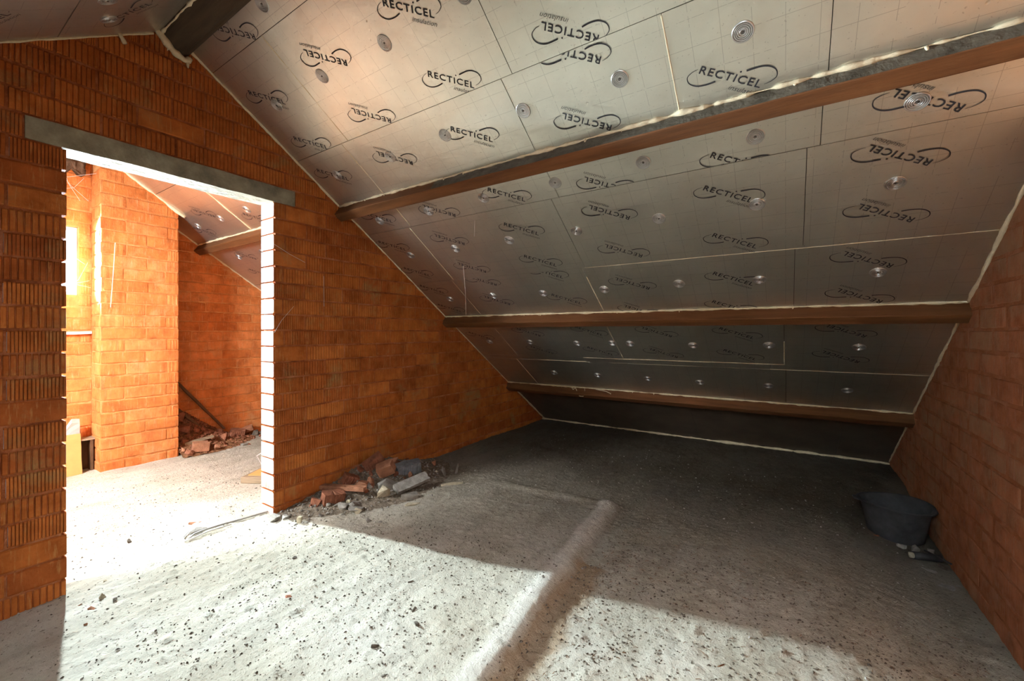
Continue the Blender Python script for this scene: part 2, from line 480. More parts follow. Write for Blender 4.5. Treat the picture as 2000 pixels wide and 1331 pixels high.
def wall_window():
    bm = bmesh.new()
    xa, xb = XF2 - 0.30, XF2 - 0.005
    bx(bm, xa, xb, -3.5, WY0, -0.4, 2.9); bx(bm, xa, xb, WY1, 1.08, -0.4, 2.9)
    bx(bm, xa, xb, WY0, WY1, -0.4, WZ0); bx(bm, xa, xb, WY0, WY1, WZ1, 2.9)
    return tag(obj('wall_far', bm, M_MORTAR_FAR), 'orange brick wall with the small bright window, beyond the doorway', None, None, 'structure')
W_WIN = wall_window()

def brick_mesh(name, L, depth, groove, seed, mat):
    rnd = random.Random(seed)
    pts = []
    if groove:
        n = groove
        wv = L / n
        for i in range(n):
            a = -L / 2 + i * wv
            t = rnd.uniform(-0.0012, 0.0012)
            pts += [(a + wv * 0.06, -0.0062), (a + wv * 0.16, 0.001 + t), (a + wv * 0.84, 0.001 + t), (a + wv * 0.94, -0.0062)]
    else:
        for i in range(9):
            a = -L / 2 + i * L / 8
            e = 0.003 if i in (0, 8) else 0
            pts.append((a, rnd.uniform(-0.0015, 0.0015) - e))
    pts = [(-L / 2, -depth)] + pts + [(L / 2, -depth)]
    bm = bmesh.new()
    rows = [-BH / 2, -BH / 2 + 0.006, 0.0, BH / 2 - 0.006, BH / 2]
    ins = [0.004, 0, 0, 0, 0.004]
    rr = []
    for z, s in zip(rows, ins):
        jz = [rnd.uniform(-0.002, 0.002) for _ in range(4)]
        ring = []
        for k, (x, y) in enumerate(pts):
            q = (k * 3) // len(pts)
            zz = z + (jz[q] * (1 - ((k * 3) / len(pts) - q)) + jz[q + 1] * ((k * 3) / len(pts) - q) if s else 0)
            ring.append(bm.verts.new((x, y - (s if y > -0.02 else 0), zz)))
        rr.append(ring)
    n = len(pts)
    for a, b in zip(rr, rr[1:]):
        for k in range(n):
            bm.faces.new((a[k], b[k], b[(k + 1) % n], a[(k + 1) % n]))
    bm.faces.new(rr[0]); bm.faces.new(rr[-1][::-1])
    bmesh.ops.recalc_face_normals(bm, faces=bm.faces)
    me = bpy.data.meshes.new(name); bm.to_mesh(me); bm.free()
    me.materials.append(mat)
    return me

BR_G = [brick_mesh('brick_grooved', 0.288, 0.05, g, 10 + g, M_BRICK) for g in (14, 15, 17)]
BR_P = [brick_mesh('brick_plain', 0.288, 0.05, 0, 30 + g, M_BRICK) for g in range(3)]
BR_J = [brick_mesh('brick_jamb', 0.288, 0.158, g, 40 + g, M_BRICK) for g in (0, 15, 16)]
for me_ in BR_J:
    me_.materials.append(M_JAMB)
    for f_ in me_.polygons:
        if abs(f_.normal.x) > 0.8 and abs(abs(f_.center.x) - 0.144) < 0.01 and f_.area > 0.0002: f_.material_index = 1
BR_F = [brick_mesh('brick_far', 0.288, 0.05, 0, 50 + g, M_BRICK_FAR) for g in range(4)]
BR_R = [brick_mesh('brick_right', 0.288, 0.05, 0, 60 + g, M_BRICK_R) for g in range(4)]

def place_brick(parent, me, loc, rotz, sx=1.0, wob=1.0, rnd=random):
    o = bpy.data.objects.new('brick', me)
    COL.objects.link(o); o.parent = parent
    o.location = loc
    o.rotation_euler = (rnd.uniform(-0.006, 0.006) * wob, rnd.uniform(-0.006, 0.006) * wob, rotz + rnd.uniform(-0.004, 0.004) * wob)
    o.scale = (sx, 1, 1)
    return o

def lay(parent, rowfn, axis, plane, rotz, pick, krange, jamb=None, relief=0.0, phase=0.0, wob=1.0, zoff=0.0):
    """running-bond courses; rowfn(z0,z1) -> intervals along the wall"""
    rnd = random.Random(abs(round(plane * 100)) * 2 + (axis == 'x'))
    for k in krange:
        zc = Z0 + zoff + (k + 0.5) * PITCH
        off = (0.15 if k % 2 else 0.0) + phase + rnd.uniform(-0.012, 0.012)
        for (a, b, ja, jb) in rowfn(zc - PITCH / 2, zc + PITCH / 2):
            p = math.floor((a - off) / 0.30) * 0.30 + off
            while p < b:
                lo, hi = max(p + 0.004, a), min(p + 0.296, b)
                if lo == p + 0.004 and hi < b and b - hi < 0.07: hi = b
                L = hi - lo
                if L > 0.05 and not (lo > p + 0.2 and False):
                    c = (lo + hi) / 2
                    isj = (ja and lo <= a + 1e-4) or (jb and hi >= b - 1e-4)
                    me = rnd.choice(jamb) if (isj and jamb) else pick(rnd, c, zc)
                    d = relief + rnd.uniform(-0.0022, 0.0022) * min(1, wob)
                    if isj: d = relief
                    if axis == 'x':
                        sgn = 1 if rotz < 0 else -1
                        loc = (plane + sgn * d, c, zc + rnd.uniform(-0.002, 0.002))
                    else:
                        loc = (c, plane - d, zc + rnd.uniform(-0.002, 0.002))
                    place_brick(parent, me, loc, rotz, L / 0.288, 0.0 if isj else wob, rnd)
                p = hi + 0.008 if hi < p + 0.29 and hi == b else p + 0.30
# main gable wall
def span(z0, z1, ylo, yhi):
    zz = z0 - 0.02
    half = (RZ - zz) / 0.679
    return max(ylo, RY - half), min(yhi, RY + half)
def rows_left(z0, z1):
    a, b = span(z0, z1, 0.0, 5.12)
    if b - a < 0.1: return []
    if z1 <= ZL + 0.01:
        return [(a, DY0, 0, 1), (DY1, b, 1, 0)]
    if z0 < ZL + PITCH - 0.01:
        return [(a, 0.352, 0, 0), (1.578, b, 0, 0)]
    return [(a, b, 0, 0)]
def pick_left(rnd, y, z):
    if z < 0.22: return rnd.choice(BR_P if rnd.random() < 0.55 else BR_G)
    return rnd.choice(BR_G if rnd.random() < 0.95 else BR_P)
lay(W_LEFT, rows_left, 'x', XW, -PI / 2, pick_left, range(0, 29), BR_J)
# right wall
def rows_right(z0, z1):
    a, b = span(z0, z1, 2.0, 5.12)
    return [(a, b, 0, 0)] if b - a > 0.1 else []
lay(W_RIGHT, rows_right, 'x', XR, PI / 2, lambda r, y, z: r.choice(BR_R), range(-1, 22), None, 0.0012, 0.11, 0.35)
# far gable
def rows_far(z0, z1):
    a, b = span(z0, z1, 1.5, 3.6)
    return [(a, b, 0, 0)] if b - a > 0.1 else []
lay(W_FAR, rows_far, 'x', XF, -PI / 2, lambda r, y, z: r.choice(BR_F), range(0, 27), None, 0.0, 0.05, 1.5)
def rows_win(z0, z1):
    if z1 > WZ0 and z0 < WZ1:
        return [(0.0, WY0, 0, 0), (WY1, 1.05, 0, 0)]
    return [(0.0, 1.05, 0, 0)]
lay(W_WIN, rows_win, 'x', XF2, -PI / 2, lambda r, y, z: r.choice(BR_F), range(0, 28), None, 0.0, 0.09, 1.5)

# chimney breast projecting from the far gable
PX, PY0, PY1 = -4.92, 1.05, 1.60
bm = bmesh.new()
bx(bm, XF - 0.02, PX - 0.006, PY0 + 0.006, PY1 - 0.004, -0.3, rz(PY0) + 0.06)
W_PIER = tag(obj('wall_pier', bm, M_MORTAR_FAR), 'bright orange brick chimney breast beyond the doorway', None, None, 'structure')
def rows_pier(z0, z1): return [(PY0, PY1, 1, 1)] if z0 < rz(PY0) else []
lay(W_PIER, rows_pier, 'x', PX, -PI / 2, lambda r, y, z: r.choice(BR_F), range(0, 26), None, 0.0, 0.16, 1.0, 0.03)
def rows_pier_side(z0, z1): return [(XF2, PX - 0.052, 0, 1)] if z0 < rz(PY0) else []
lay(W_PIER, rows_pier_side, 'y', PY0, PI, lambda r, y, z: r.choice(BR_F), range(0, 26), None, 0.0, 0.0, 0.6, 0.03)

# lintel, two concrete lengths visible as one beam through the wall
bm = bmesh.new()
pts = []
v = bx(bm, XW - 0.160, XW + 0.004, 0.358, 1.572, ZL, ZL + PITCH - 0.004)
bmesh.ops.subdivide_edges(bm, edges=[e for e in bm.edges if abs(e.verts[0].co.y - e.verts[1].co.y) > 0.5], cuts=24)
for q in bm.verts:
    q.co += Vector((noise.noise(q.co * 9) * 0.004, 0, noise.noise(q.co * 7 + Vector((3, 1, 2))) * 0.005))
bmesh.ops.recalc_face_normals(bm, faces=bm.faces)
lin = obj('lintel', bm, M_LINTEL, W_LEFT)
lin['label'] = 'grey concrete lintel over the doorway'

# ------------------------------------------------------------------ roof: backing, boards, print, fixings
def rbox(bm, x0, x1, s0, s1, d0, d1, side=1, uvl=None):
    v = []
    for x in (x0, x1):
        for s in (s0, s1):
            for d in (d0, d1):
                v.append(bm.verts.new(RP(x, s, d, side)))
    fs = []
    for a in [(0, 1, 3, 2), (4, 6, 7, 5), (0, 4, 5, 1), (2, 3, 7, 6), (0, 2, 6, 4), (1, 5, 7, 3)]:
        fs.append(bm.faces.new([v[i] for i in a]))
    return v, fs

FILL_HOLE_N = (-0.50, 0.20, 1.30, 2.20)      # opening added for the near fill lamp: x0 x1 s0 s1 on the other slope
FILL_HOLE_F = (-4.15, -3.45, 1.30, 2.20)
def backing(name, x0, x1, side, hole, label):
    bm = bmesh.new()
    d0, d1 = -0.10, -0.022
    e = 5.35
    if hole is None:
        rbox(bm, x0, x1, -0.02, e, d0, d1, side)
    else:
        a, b, c, d = hole
        rbox(bm, x0, a, -0.02, e, d0, d1, side); rbox(bm, b, x1, -0.02, e, d0, d1, side)
        rbox(bm, a, b, -0.02, c, d0, d1, side); rbox(bm, a, b, d, e, d0, d1, side)
    bmesh.ops.recalc_face_normals(bm, faces=bm.faces)
    return tag(obj(name, bm, M_ROOFBACK), label, None, None, 'structure')
C_MAIN = backing('ceiling', XW - 0.16, XR + 0.16, 1, None, 'sloping attic ceiling of foil faced insulation boards printed with lettering')
C_LEFT = backing('ceiling', XW - 0.16, XR + 0.16, -1, FILL_HOLE_N, 'other slope of the attic ceiling, at the top left')
C_FAR = backing('ceiling', -5.7, XW - 0.16, 1, None, 'foil board ceiling of the far room, seen through the doorway')
C_FAR2 = backing('ceiling', -5.7, XW - 0.16, -1, FILL_HOLE_F, 'other slope of the far room ceiling')

# the print
def swoosh(bm, ctrl, w0, w1):
    """tapered flat band along a smooth path"""
    P = [Vector((a, b, 0)) for a, b in ctrl]
    pts = []
    for i in range(len(P) - 1):
        p0, p1, p2, p3 = P[max(i - 1, 0)], P[i], P[i + 1], P[min(i + 2, len(P) - 1)]
        for k in range(5):
            t = k / 5
            pts.append(0.5 * ((2 * p1) + (p2 - p0) * t + (2 * p0 - 5 * p1 + 4 * p2 - p3) * t * t + (3 * p1 - p0 - 3 * p2 + p3) * t ** 3))
    pts.append(P[-1])
    n = len(pts); prev = None
    for i, p in enumerate(pts):
        d = (pts[min(i + 1, n - 1)] - pts[max(i - 1, 0)]).normalized()
        q = Vector((-d.y, d.x, 0)); ww = w0 + (w1 - w0) * (i / (n - 1)) ** 0.8
        a, b = bm.verts.new(p + q * ww / 2), bm.verts.new(p - q * ww / 2)
        if prev: bm.faces.new((prev[0], prev[1], b, a))
        prev = (a, b)

def text_bm(body, height, length, origin, shear=0.0, offset=0.0, spacing=1.0):
    cu = bpy.data.curves.new('t', 'FONT')
    cu.body = body; cu.size = 1; cu.shear = shear; cu.offset = offset; cu.space_character = spacing
    cu.resolution_u = 3
    ob = bpy.data.objects.new('t', cu); COL.objects.link(ob)
    dg = bpy.context.evaluated_depsgraph_get()
    me = bpy.data.meshes.new_from_object(ob.evaluated_get(dg))
    bm = bmesh.new(); bm.from_mesh(me)
    bpy.data.objects.remove(ob); bpy.data.meshes.remove(me); bpy.data.curves.remove(cu)
    xs = [v.co.x for v in bm.verts]; 
    x0, x1 = min(xs), max(xs)
    cap = 0.729
    for v in bm.verts:
        v.co = Vector(((v.co.x - x0) / (x1 - x0) * length + origin[0], v.co.y / cap * height + origin[1], 0))
    return bm

def join_into(dst, src, mi):
    mp = {v: dst.verts.new(v.co) for v in src.verts}
    for f in src.faces:
        try:
            g = dst.faces.new([mp[v] for v in f.verts]); g.material_index = mi
        except ValueError: pass
    src.free()

def make_logo():
    bm = bmesh.new()
    join_into(bm, text_bm('RECTICEL', 0.0305, 0.240, (0, 0), offset=0.011, spacing=1.16), 0)
    b = bmesh.new(); bmesh.ops.create_circle(b, cap_ends=True, segments=10, radius=0.0036)
    bmesh.ops.translate(b, verts=b.verts, vec=(0.1465, 0.0405, 0)); join_into(bm, b, 0)
    b = bmesh.new(); swoosh(b, [(-0.008, 0.014), (-0.026, -0.004), (-0.034, -0.026), (-0.018, -0.045), (0.014, -0.048), (0.047, -0.034), (0.074, -0.014)], 0.0012, 0.0062); join_into(bm, b, 0)
    b = bmesh.new(); swoosh(b, [(0.248, 0.017), (0.264, 0.031), (0.275, 0.053), (0.262, 0.074), (0.236, 0.081), (0.205, 0.074), (0.164, 0.048)], 0.0012, 0.0066); join_into(bm, b, 0)
    join_into(bm, text_bm('insulation', 0.0200, 0.118, (0.132, -0.0315), shear=0.30, offset=-0.004), 1)
    bmesh.ops.translate(bm, verts=bm.verts, vec=(-0.122, -0.014, 0))
    return bm
LOGO = make_logo()
LOGO_ME = bpy.data.meshes.new('printed_logo'); LOGO.to_mesh(LOGO_ME)
LOGO_ME.materials.append(M_INK); LOGO_ME.materials.append(M_INK2)

ANG = math.radians(32)
def logo_matrix(x, s, up, side=1):
    a = ANG if up else ANG + PI
    # plane axes: X (along ridge), S (down slope), normal into the room
    ex = Vector((1, 0, 0)); es = Vector((0, side * CA, -SA)); en = Vector((0, -side * SA, -CA))
    if side < 0: a = -a if up else PI - ANG
    ux = math.cos(a) * ex + math.sin(a) * es
    uy = (math.sin(a) * ex - math.cos(a) * es)
    if side < 0:
        uy = (-math.sin(a) * ex + math.cos(a) * es) if True else uy
    o = RP(x, s, 0.0035, side)
    return Matrix(((ux.x, uy.x, en.x, o.x), (ux.y, uy.y, en.y, o.y), (ux.z, uy.z, en.z, o.z), (0, 0, 0, 1)))

def put_logo(board, x, s, up, rect, side=1):
    M = logo_matrix(x, s, up, side)
    x0, x1, s0, s1 = rect
    ext = 0.175
    inside = (x - ext > x0 and x + ext < x1 and s - 0.13 > s0 and s + 0.13 < s1)
    if inside:
        o = link('printed_logo', LOGO_ME, board)
        o.matrix_world = M
        return
    bm = LOGO.copy()
    bmesh.ops.transform(bm, matrix=M, verts=bm.verts)
    es = Vector((0, side * CA, -SA))
    for co, no in ((RP(x0, s, 0, side), (-1, 0, 0)), (RP(x1, s, 0, side), (1, 0, 0)), (RP(x, s0, 0, side), -es), (RP(x, s1, 0, side), es)):
        bmesh.ops.bisect_plane(bm, geom=bm.verts[:] + bm.edges[:] + bm.faces[:], plane_co=co, plane_no=no, clear_outer=True)
    if len(bm.faces) < 3:
        bm.free(); return
    me = bpy.data.meshes.new('printed_logo'); bm.to_mesh(me); bm.free()
    me.materials.append(M_INK); me.materials.append(M_INK2)
    link('printed_logo', me, board)

def board(parent, x0, x1, s0, s1, side=1, gap=0.0022, rnd=random, mat=None):
    bm = bmesh.new()
    uvl = bm.loops.layers.uv.new('UVMap')
    g = gap / 2
    dl = rnd.uniform(-0.0012, 0.0012)
    v, fs = rbox(bm, x0 + g, x1 - g, s0 + g, s1 - g, -0.022, 0.0012 + dl, side)
    # sag of the sheet: a couple of millimetres at one corner
    for q in (1, 3, 5, 7):
        v[q].co += Vector((0, -side * SA, -CA)) * rnd.uniform(-0.001, 0.001)
    co = {}
    k = 0
    for x in (x0, x1):
        for s in (s0, s1):
            for d in (0, 1):
                co[v[k]] = (x, s); k += 1
    for f in bm.faces:
        for l in f.loops: l[uvl].uv = co[l.vert]
    bmesh.ops.recalc_face_normals(bm, faces=bm.faces)
    return obj('insulation_board', bm, mat or M_FOIL, parent)

ROWS = [
    (0.03, 0.235, [-2.812, -1.62, -0.42, 0.786]),
    (0.235, 0.848, [-2.812, -2.245, -1.04, 0.13, 0.786]),
    (0.848, 1.248, [-2.812, -2.315, -1.105, -0.385, 0.13, 0.786]),
    (1.326, 1.549, [-2.812, -2.315, -1.097, 0.12, 0.786]),
    (1.549, 2.154, [-2.812, -2.340, -1.150, 0.075, 0.786]),
    (2.154, 2.664, [-2.812, -2.365, -1.175, 0.040, 0.786]),
    (2.741, 3.365, [-2.812, -2.340, -1.215, -0.010, 0.786]),
    (3.365, 3.445, [-2.812, -1.60, -0.10, 0.786]),
    (3.445, 4.012, [-2.812, -2.395, -1.20, 0.0, 0.786]),
    (4.088, 5.08, [-2.812, -2.0, -0.80, 0.40, 0.786]),
]
LOGOS = [(-1.36, .452, 1), (-1.964, .445, 0), (-1.349, .769, 1), (-1.947, .77, 0), (-1.408, 1.048, 1), (-2.008, 1.034, 0), (-2.568, .462, 1), (-2.545, .776, 1),
         (-2.602, 1.010, 1), (-2.393, .160, 0), (-0.731, .783, 0), (-0.748, .862, 0), (-0.792, 1.161, 0), (-0.18, 1.156, 1), (-0.138, .80, 1), (-0.138, .46, 1), (-0.76, .46, 0),
         (0.43, .52, 0), (0.44, .80, 0), (-1.36, .12, 1),
         (-1.411, 1.457, 1), (-1.974, 1.464, 0), (-0.81, 1.525, 0), (-0.185, 1.548, 1), (0.425, 1.447, 0), (-2.545, 1.41, 1),
         (-2.657, 1.694, 1), (-2.652, 2.013, 1), (-2.071, 1.72, 0), (-2.066, 2.029, 0), (-1.448, 1.733, 1), (-1.448, 2.039, 1), (-0.849, 1.713, 0), (-0.852, 2.028, 0),
         (-0.237, 1.724, 1), (-0.232, 2.048, 1), (0.38, 1.666, 0), (0.376, 1.972, 0),
         (-1.45, 2.168, 1), (-2.06, 2.19, 0), (-2.07, 2.447, 0), (-1.421, 2.48, 1), (-2.66, 2.249, 1), (-2.66, 2.53, 1), (-0.878, 2.344, 0), (-0.264, 2.363, 1), (-0.90, 2.65, 0),
         (-0.30, 2.64, 1), (0.345, 2.277, 0), (0.34, 2.574, 0),
         (-0.288, 2.95, 1), (0.308, 2.92, 0), (-0.84, 2.93, 0), (-1.388, 2.92, 1), (-2.0, 2.93, 0), (0.304, 3.23, 0), (-0.288, 3.24, 1), (-0.85, 3.24, 0), (-1.39, 3.24, 1), (-2.0, 3.24, 0), (-2.6, 3.0, 1)]
used = [0] * len(LOGOS)
rb = random.Random(5)
for (s0, s1, xs) in ROWS:
    for x0, x1 in zip(xs, xs[1:]):
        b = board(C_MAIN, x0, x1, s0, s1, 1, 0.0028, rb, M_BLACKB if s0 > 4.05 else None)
        for (x, s, up) in LOGOS:
            # a print belongs to the board that holds its middle and is cut at that board's edge
            if x0 - 0.02 <= x <= x1 and s0 <= s < s1:
                put_logo(b, x, s, up, (x0 + 0.002, x1 - 0.002, s0 + 0.002, s1 - 0.002))
# the other slope, with the added opening left free
for (s0, s1, xs) in [(0.03, 0.52, [-2.812, -2.0, -0.80, 0.786]), (0.52, 1.28, [-2.812, -2.5, -1.30, -0.10, 0.786]), (1.28, 2.22, [-2.812, -1.72, -0.52, 0.22, 0.786]), (2.22, 3.4, [-2.812, -1.6, -0.4, 0.786]), (3.4, 5.0, [-2.812, -1.6, -0.4, 0.786])]:
    for x0, x1 in zip(xs, xs[1:]):
        if s0 == 1.28 and x0 == -0.52: continue
        b = board(C_LEFT, x0, x1, s0, s1, -1, 0.003, rb)
        if s0 < 1.2:
            for x, s, up in [(-2.55, .30, 1), (-2.2, .62, 0), (-2.62, .80, 1), (-1.95, .28, 0), (-1.5, .7, 1)]:
                if x0 < x < x1 and s0 <= s < s1: put_logo(b, x, s, up, (x0, x1, s0, s1), -1)
for (s0, s1, xs) in [(0.03, 0.65, [-5.35, -4.3, -3.1, -2.98]), (0.65, 1.248, [-5.35, -4.15, -2.98]), (1.326, 1.93, [-5.35, -4.6, -3.4, -2.98]), (1.93, 2.664, [-5.35, -4.2, -2.98]), (2.741, 4.0, [-5.35, -4.2, -2.98]), (4.088, 5.08, [-5.35, -4.2, -2.98])]:
    for x0, x1 in zip(xs, xs[1:]):
        b = board(C_FAR, x0, x1, s0, s1, 1, 0.004, rb)
        if s0 < 2:
            for x, s, up in [(-4.55, .95, 0), (-4.15, .95, 1), (-3.6, .95, 0), (-3.9, 1.14, 1), (-4.9, 1.12, 1), (-4.75, 1.5, 0), (-4.0, 1.5, 1), (-4.9, 1.75, 1), (-4.3, 1.75, 0), (-4.5, 2.15, 1)]:
                if x0 < x < x1 and s0 <= s < s1: put_logo(b, x, s, up, (x0, x1, s0, s1))
for (s0, s1, xs) in [(0.03, 1.28, [-5.35, -4.2, -2.98]), (1.28, 2.22, [-5.35, -4.17, -3.43, -2.98]), (2.22, 5.0, [-5.35, -4.2, -2.98])]:
    for x0, x1 in zip(xs, xs[1:]):
        if s0 == 1.28 and x0 == -4.17: continue
        board(C_FAR2, x0, x1, s0, s1, -1, 0.004, rb)

# fixing discs, a ridged plate and its screw
def disc_mesh():
    bm = bmesh.new()
    prof = [(0.0370, -0.001), (0.0365, 0.0022), (0.0345, 0.0036), (0.0325, 0.0032), (0.0310, 0.0004), (0.0290, 0.0036), (0.0265, 0.0034), (0.0250, 0.0004), (0.0230, 0.0036), (0.0205, 0.0034), (0.0190, 0.0004), (0.0170, 0.0034), (0.0145, 0.0032), (0.0130, 0.0004), (0.0105, 0.0028), (0.0075, 0.0024), (0.0050, -0.001)]
    seg = 28; rings = []
    for r, z in prof:
        rings.append([bm.verts.new((r * math.cos(2 * PI * k / seg), r * math.sin(2 * PI * k / seg), z)) for k in range(seg)])
    for a, b in zip(rings, rings[1:]):
        for k in range(seg): bm.faces.new((a[k], a[(k + 1) % seg], b[(k + 1) % seg], b[k]))
    bm.faces.new(rings[-1])
    bmesh.ops.recalc_face_normals(bm, faces=bm.faces)
    me = bpy.data.meshes.new('fixing_disc'); bm.to_mesh(me); bm.free(); me.materials.append(M_DISC)
    return me
def screw_mesh():
    bm = bmesh.new()
    bmesh.ops.create_cone(bm, cap_ends=True, segments=8, radius1=0.0046, radius2=0.0034, depth=0.004)
    bmesh.ops.translate(bm, verts=bm.verts, vec=(0, 0, 0.002))
    me = bpy.data.meshes.new('screw'); bm.to_mesh(me); bm.free(); me.materials.append(M_SCREW)
    return me
DM, SM = disc_mesh(), screw_mesh()
def put_disc(parent, x, s, side=1):
    en = Vector((0, -side * SA, -CA))
    R = en.to_track_quat('Z', 'Y').to_matrix().to_4x4()
    tw = Matrix.Rotation(rb.uniform(-0.05, 0.05), 4, 'X') @ Matrix.Rotation(rb.uniform(-0.05, 0.05), 4, 'Y')
    d = link('fixing_disc', DM, parent); d.matrix_world = Matrix.Translation(RP(x, s, 0.002, side)) @ R @ tw
    c = link('screw', SM, d)
for s, xs in [(0.15, [-2.09, -1.58]), (0.51, [-2.55, -2.07, -1.58, -1.09, -0.59, -0.12, 0.40]), (1.015, [-2.57, -2.03, -1.57, -1.07, -0.59, -0.13, 0.40]), (1.447, [-2.56, -2.06, -1.58, -1.08, -0.59, -0.11, 0.40]),
              (1.82, [-2.56, -2.08, -1.59, -1.09, -0.59, -0.12, 0.39]), (2.39, [-2.56, -2.07, -1.59, -1.09, -0.58, -0.13, 0.40]),
              (3.11, [-2.55, -2.06, -1.57, -1.24, -1.09, -0.60, -0.10, 0.39]), (3.71, [-2.06, -1.57, -1.08, -0.63, -0.12, 0.38])]:
    for x in xs: put_disc(C_MAIN, x, s + rb.uniform(-0.01, 0.01))
for x, s in [(-2.42, .42), (-2.0, .42), (-2.62, .36), (-2.42, .95), (-1.9, .95)]: put_disc(C_LEFT, x, s, -1)
for x, s in [(-4.4, 1.05), (-3.9, 1.05), (-3.4, 1.05), (-4.9, 1.05), (-4.9, 1.5), (-4.4, 1.5), (-3.9, 1.5)]: put_disc(C_FAR, x, s)

# purlins
def purlin(x0, x1, s, label, dep=0.084, wid=0.074, dusty=False):
    bm = bmesh.new()
    n = 40
    rings = []
    for i in range(n + 1):
        x = x0 + (x1 - x0) * i / n
        j = [noise.noise(Vector((x * 3, k * 5, s))) * 0.003 for k in range(4)]
        c = 0.004
        prof = [(s, -0.02), (s, dep - c), (s + c, dep), (s + wid - c, dep), (s + wid, dep - c), (s + wid, -0.02)]
        rings.append([bm.verts.new(RP(x, a + j[k % 4] * 0.6, d + (j[(k + 1) % 4] if d > 0 else 0))) for k, (a, d) in enumerate(prof)])
    m = 6
    for a, b in zip(rings, rings[1:]):
        for k in range(m): bm.faces.new((a[k], a[(k + 1) % m], b[(k + 1) % m], b[k]))
    bm.faces.new(rings[0]); bm.faces.new(rings[-1][::-1])
    bmesh.ops.recalc_face_normals(bm, faces=bm.faces)
    o = obj('roof_purlin', bm, M_WOOD)
    if dusty:
        o.data.materials.append(M_DUST)
        up = Vector((0, -CA, SA))
        for f in o.data.polygons:
            if f.normal.dot(up) > 0.8 and f.center.x > -1.9 + 0.2 * noise.noise(f.center * 5): f.material_index = 1
    return tag(o, label, 'beam')
purlin(XW - 0.02, XR + 0.02, 1.250, 'long brown timber purlin crossing the upper ceiling to the top right corner', dusty=True)
purlin(XW - 0.02, XR + 0.02, 2.666, 'brown timber purlin at mid slope, its right end dark against the brick wall')
purlin(XW - 0.02, XR + 0.02, 4.014, 'lowest dark timber purlin, just above the floor at the foot of the roof')
purlin(-5.37, XW - 0.14, 1.250, 'short brown timber purlin seen through the doorway')
bm = bmesh.new()
prism(bm, [(0.800, 2.86), (0.846, 2.800), (0.925, 2.735), (0.965, 2.765), (0.975, 2.86)], lambda p: (XW - 0.02, p[0], p[1]), lambda p: (XR + 0.02, p[0], p[1]))
tag(obj('ridge_beam', bm, M_WOOD_D), 'dark ridge beam at the top left with foam around its end', 'beam')

# foam beads
def bead(parent, pts, r, jit=0.35, step=0.02, name='foam_seam', drips=0, seed=1, both=True):
    rnd = random.Random(seed)
    P = [Vector(p) for p in pts]; out = []; rad = []
    for a, b in zip(P, P[1:]):
        n = max(2, int((b - a).length / step))
        for i in range(n): out.append(a.lerp(b, i / n))
    out.append(P[-1])
    q = []
    for i, p in enumerate(out):
        k = 1 + jit * 1.6 * noise.noise(p * 9) + jit * noise.noise(p * 31 + Vector((seed, 0, 0))) * 1.3
        rad.append(max(r * 0.3, r * k))
        q.append(p + Vector((noise.noise(p * 17), noise.noise(p * 19 + Vector((4, 4, 4))), noise.noise(p * 15 + Vector((9, 2, 1))))) * r * 0.4)
    bm = bmesh.new(); tube(bm, q, rad, 7)
    for _ in range(drips):
        p = q[rnd.randrange(len(q))]; rr = r * rnd.uniform(0.5, 0.9)
        tube(bm, [p, p + Vector((rnd.uniform(-.4, .4) * r, rnd.uniform(-.4, .4) * r, -r * rnd.uniform(1.0, 2.6))), p + Vector((0, 0, -r * rnd.uniform(2.6, 3.4)))], [rr, rr * 0.8, rr * 0.35], 6)
    return obj(name, bm, M_FOAM, parent, True)
L = XW + 0.004; R_ = XR - 0.004
bead(C_MAIN, [RP(L, 0.07, 0.003), RP(L, 1.24, 0.004)], 0.0085, seed=2)
bead(C_MAIN, [RP(L, 1.33, 0.001), RP(L, 2.66, 0.001)], 0.0065, seed=3)
bead(C_MAIN, [RP(L, 2.745, 0.001), RP(L, 4.0, 0.001)], 0.0055, seed=4)
bead(C_MAIN, [RP(L + 0.01, 4.1, 0.001), RP(L + 0.03, 5.03, 0.006)], 0.011, seed=5)
bead(C_MAIN, [RP(R_, 0.9, 0.002), RP(R_, 2.66, 0.002)], 0.009, seed=6)
bead(C_MAIN, [RP(R_, 2.745, 0.001), RP(R_, 4.0, 0.002)], 0.0075, seed=7)
bead(C_MAIN, [RP(R_, 4.1, 0.001), RP(R_, 5.03, 0.002)], 0.007, seed=8)
bead(C_MAIN, [RP(L, 1.246, 0.004), RP(R_, 1.246, 0.004)], 0.0080, 0.75, 0.012, drips=26, seed=9)
bead(C_MAIN, [RP(L, 2.661, 0.004), RP(R_, 2.661, 0.004)], 0.0068, 0.5, 0.015, drips=7, seed=10)
bead(C_MAIN, [RP(L, 4.008, 0.003), RP(R_, 4.008, 0.003)], 0.0062, 0.6, 0.015, drips=5, seed=11)
bead(C_MAIN, [(L, 5.055, 0.012), (R_, 5.05, 0.008)], 0.012, 0.5, 0.03, seed=12)
bead(C_LEFT, [RP(L, 0.10, 0.003, -1), RP(L, 1.6, 0.003, -1)], 0.006, seed=13)
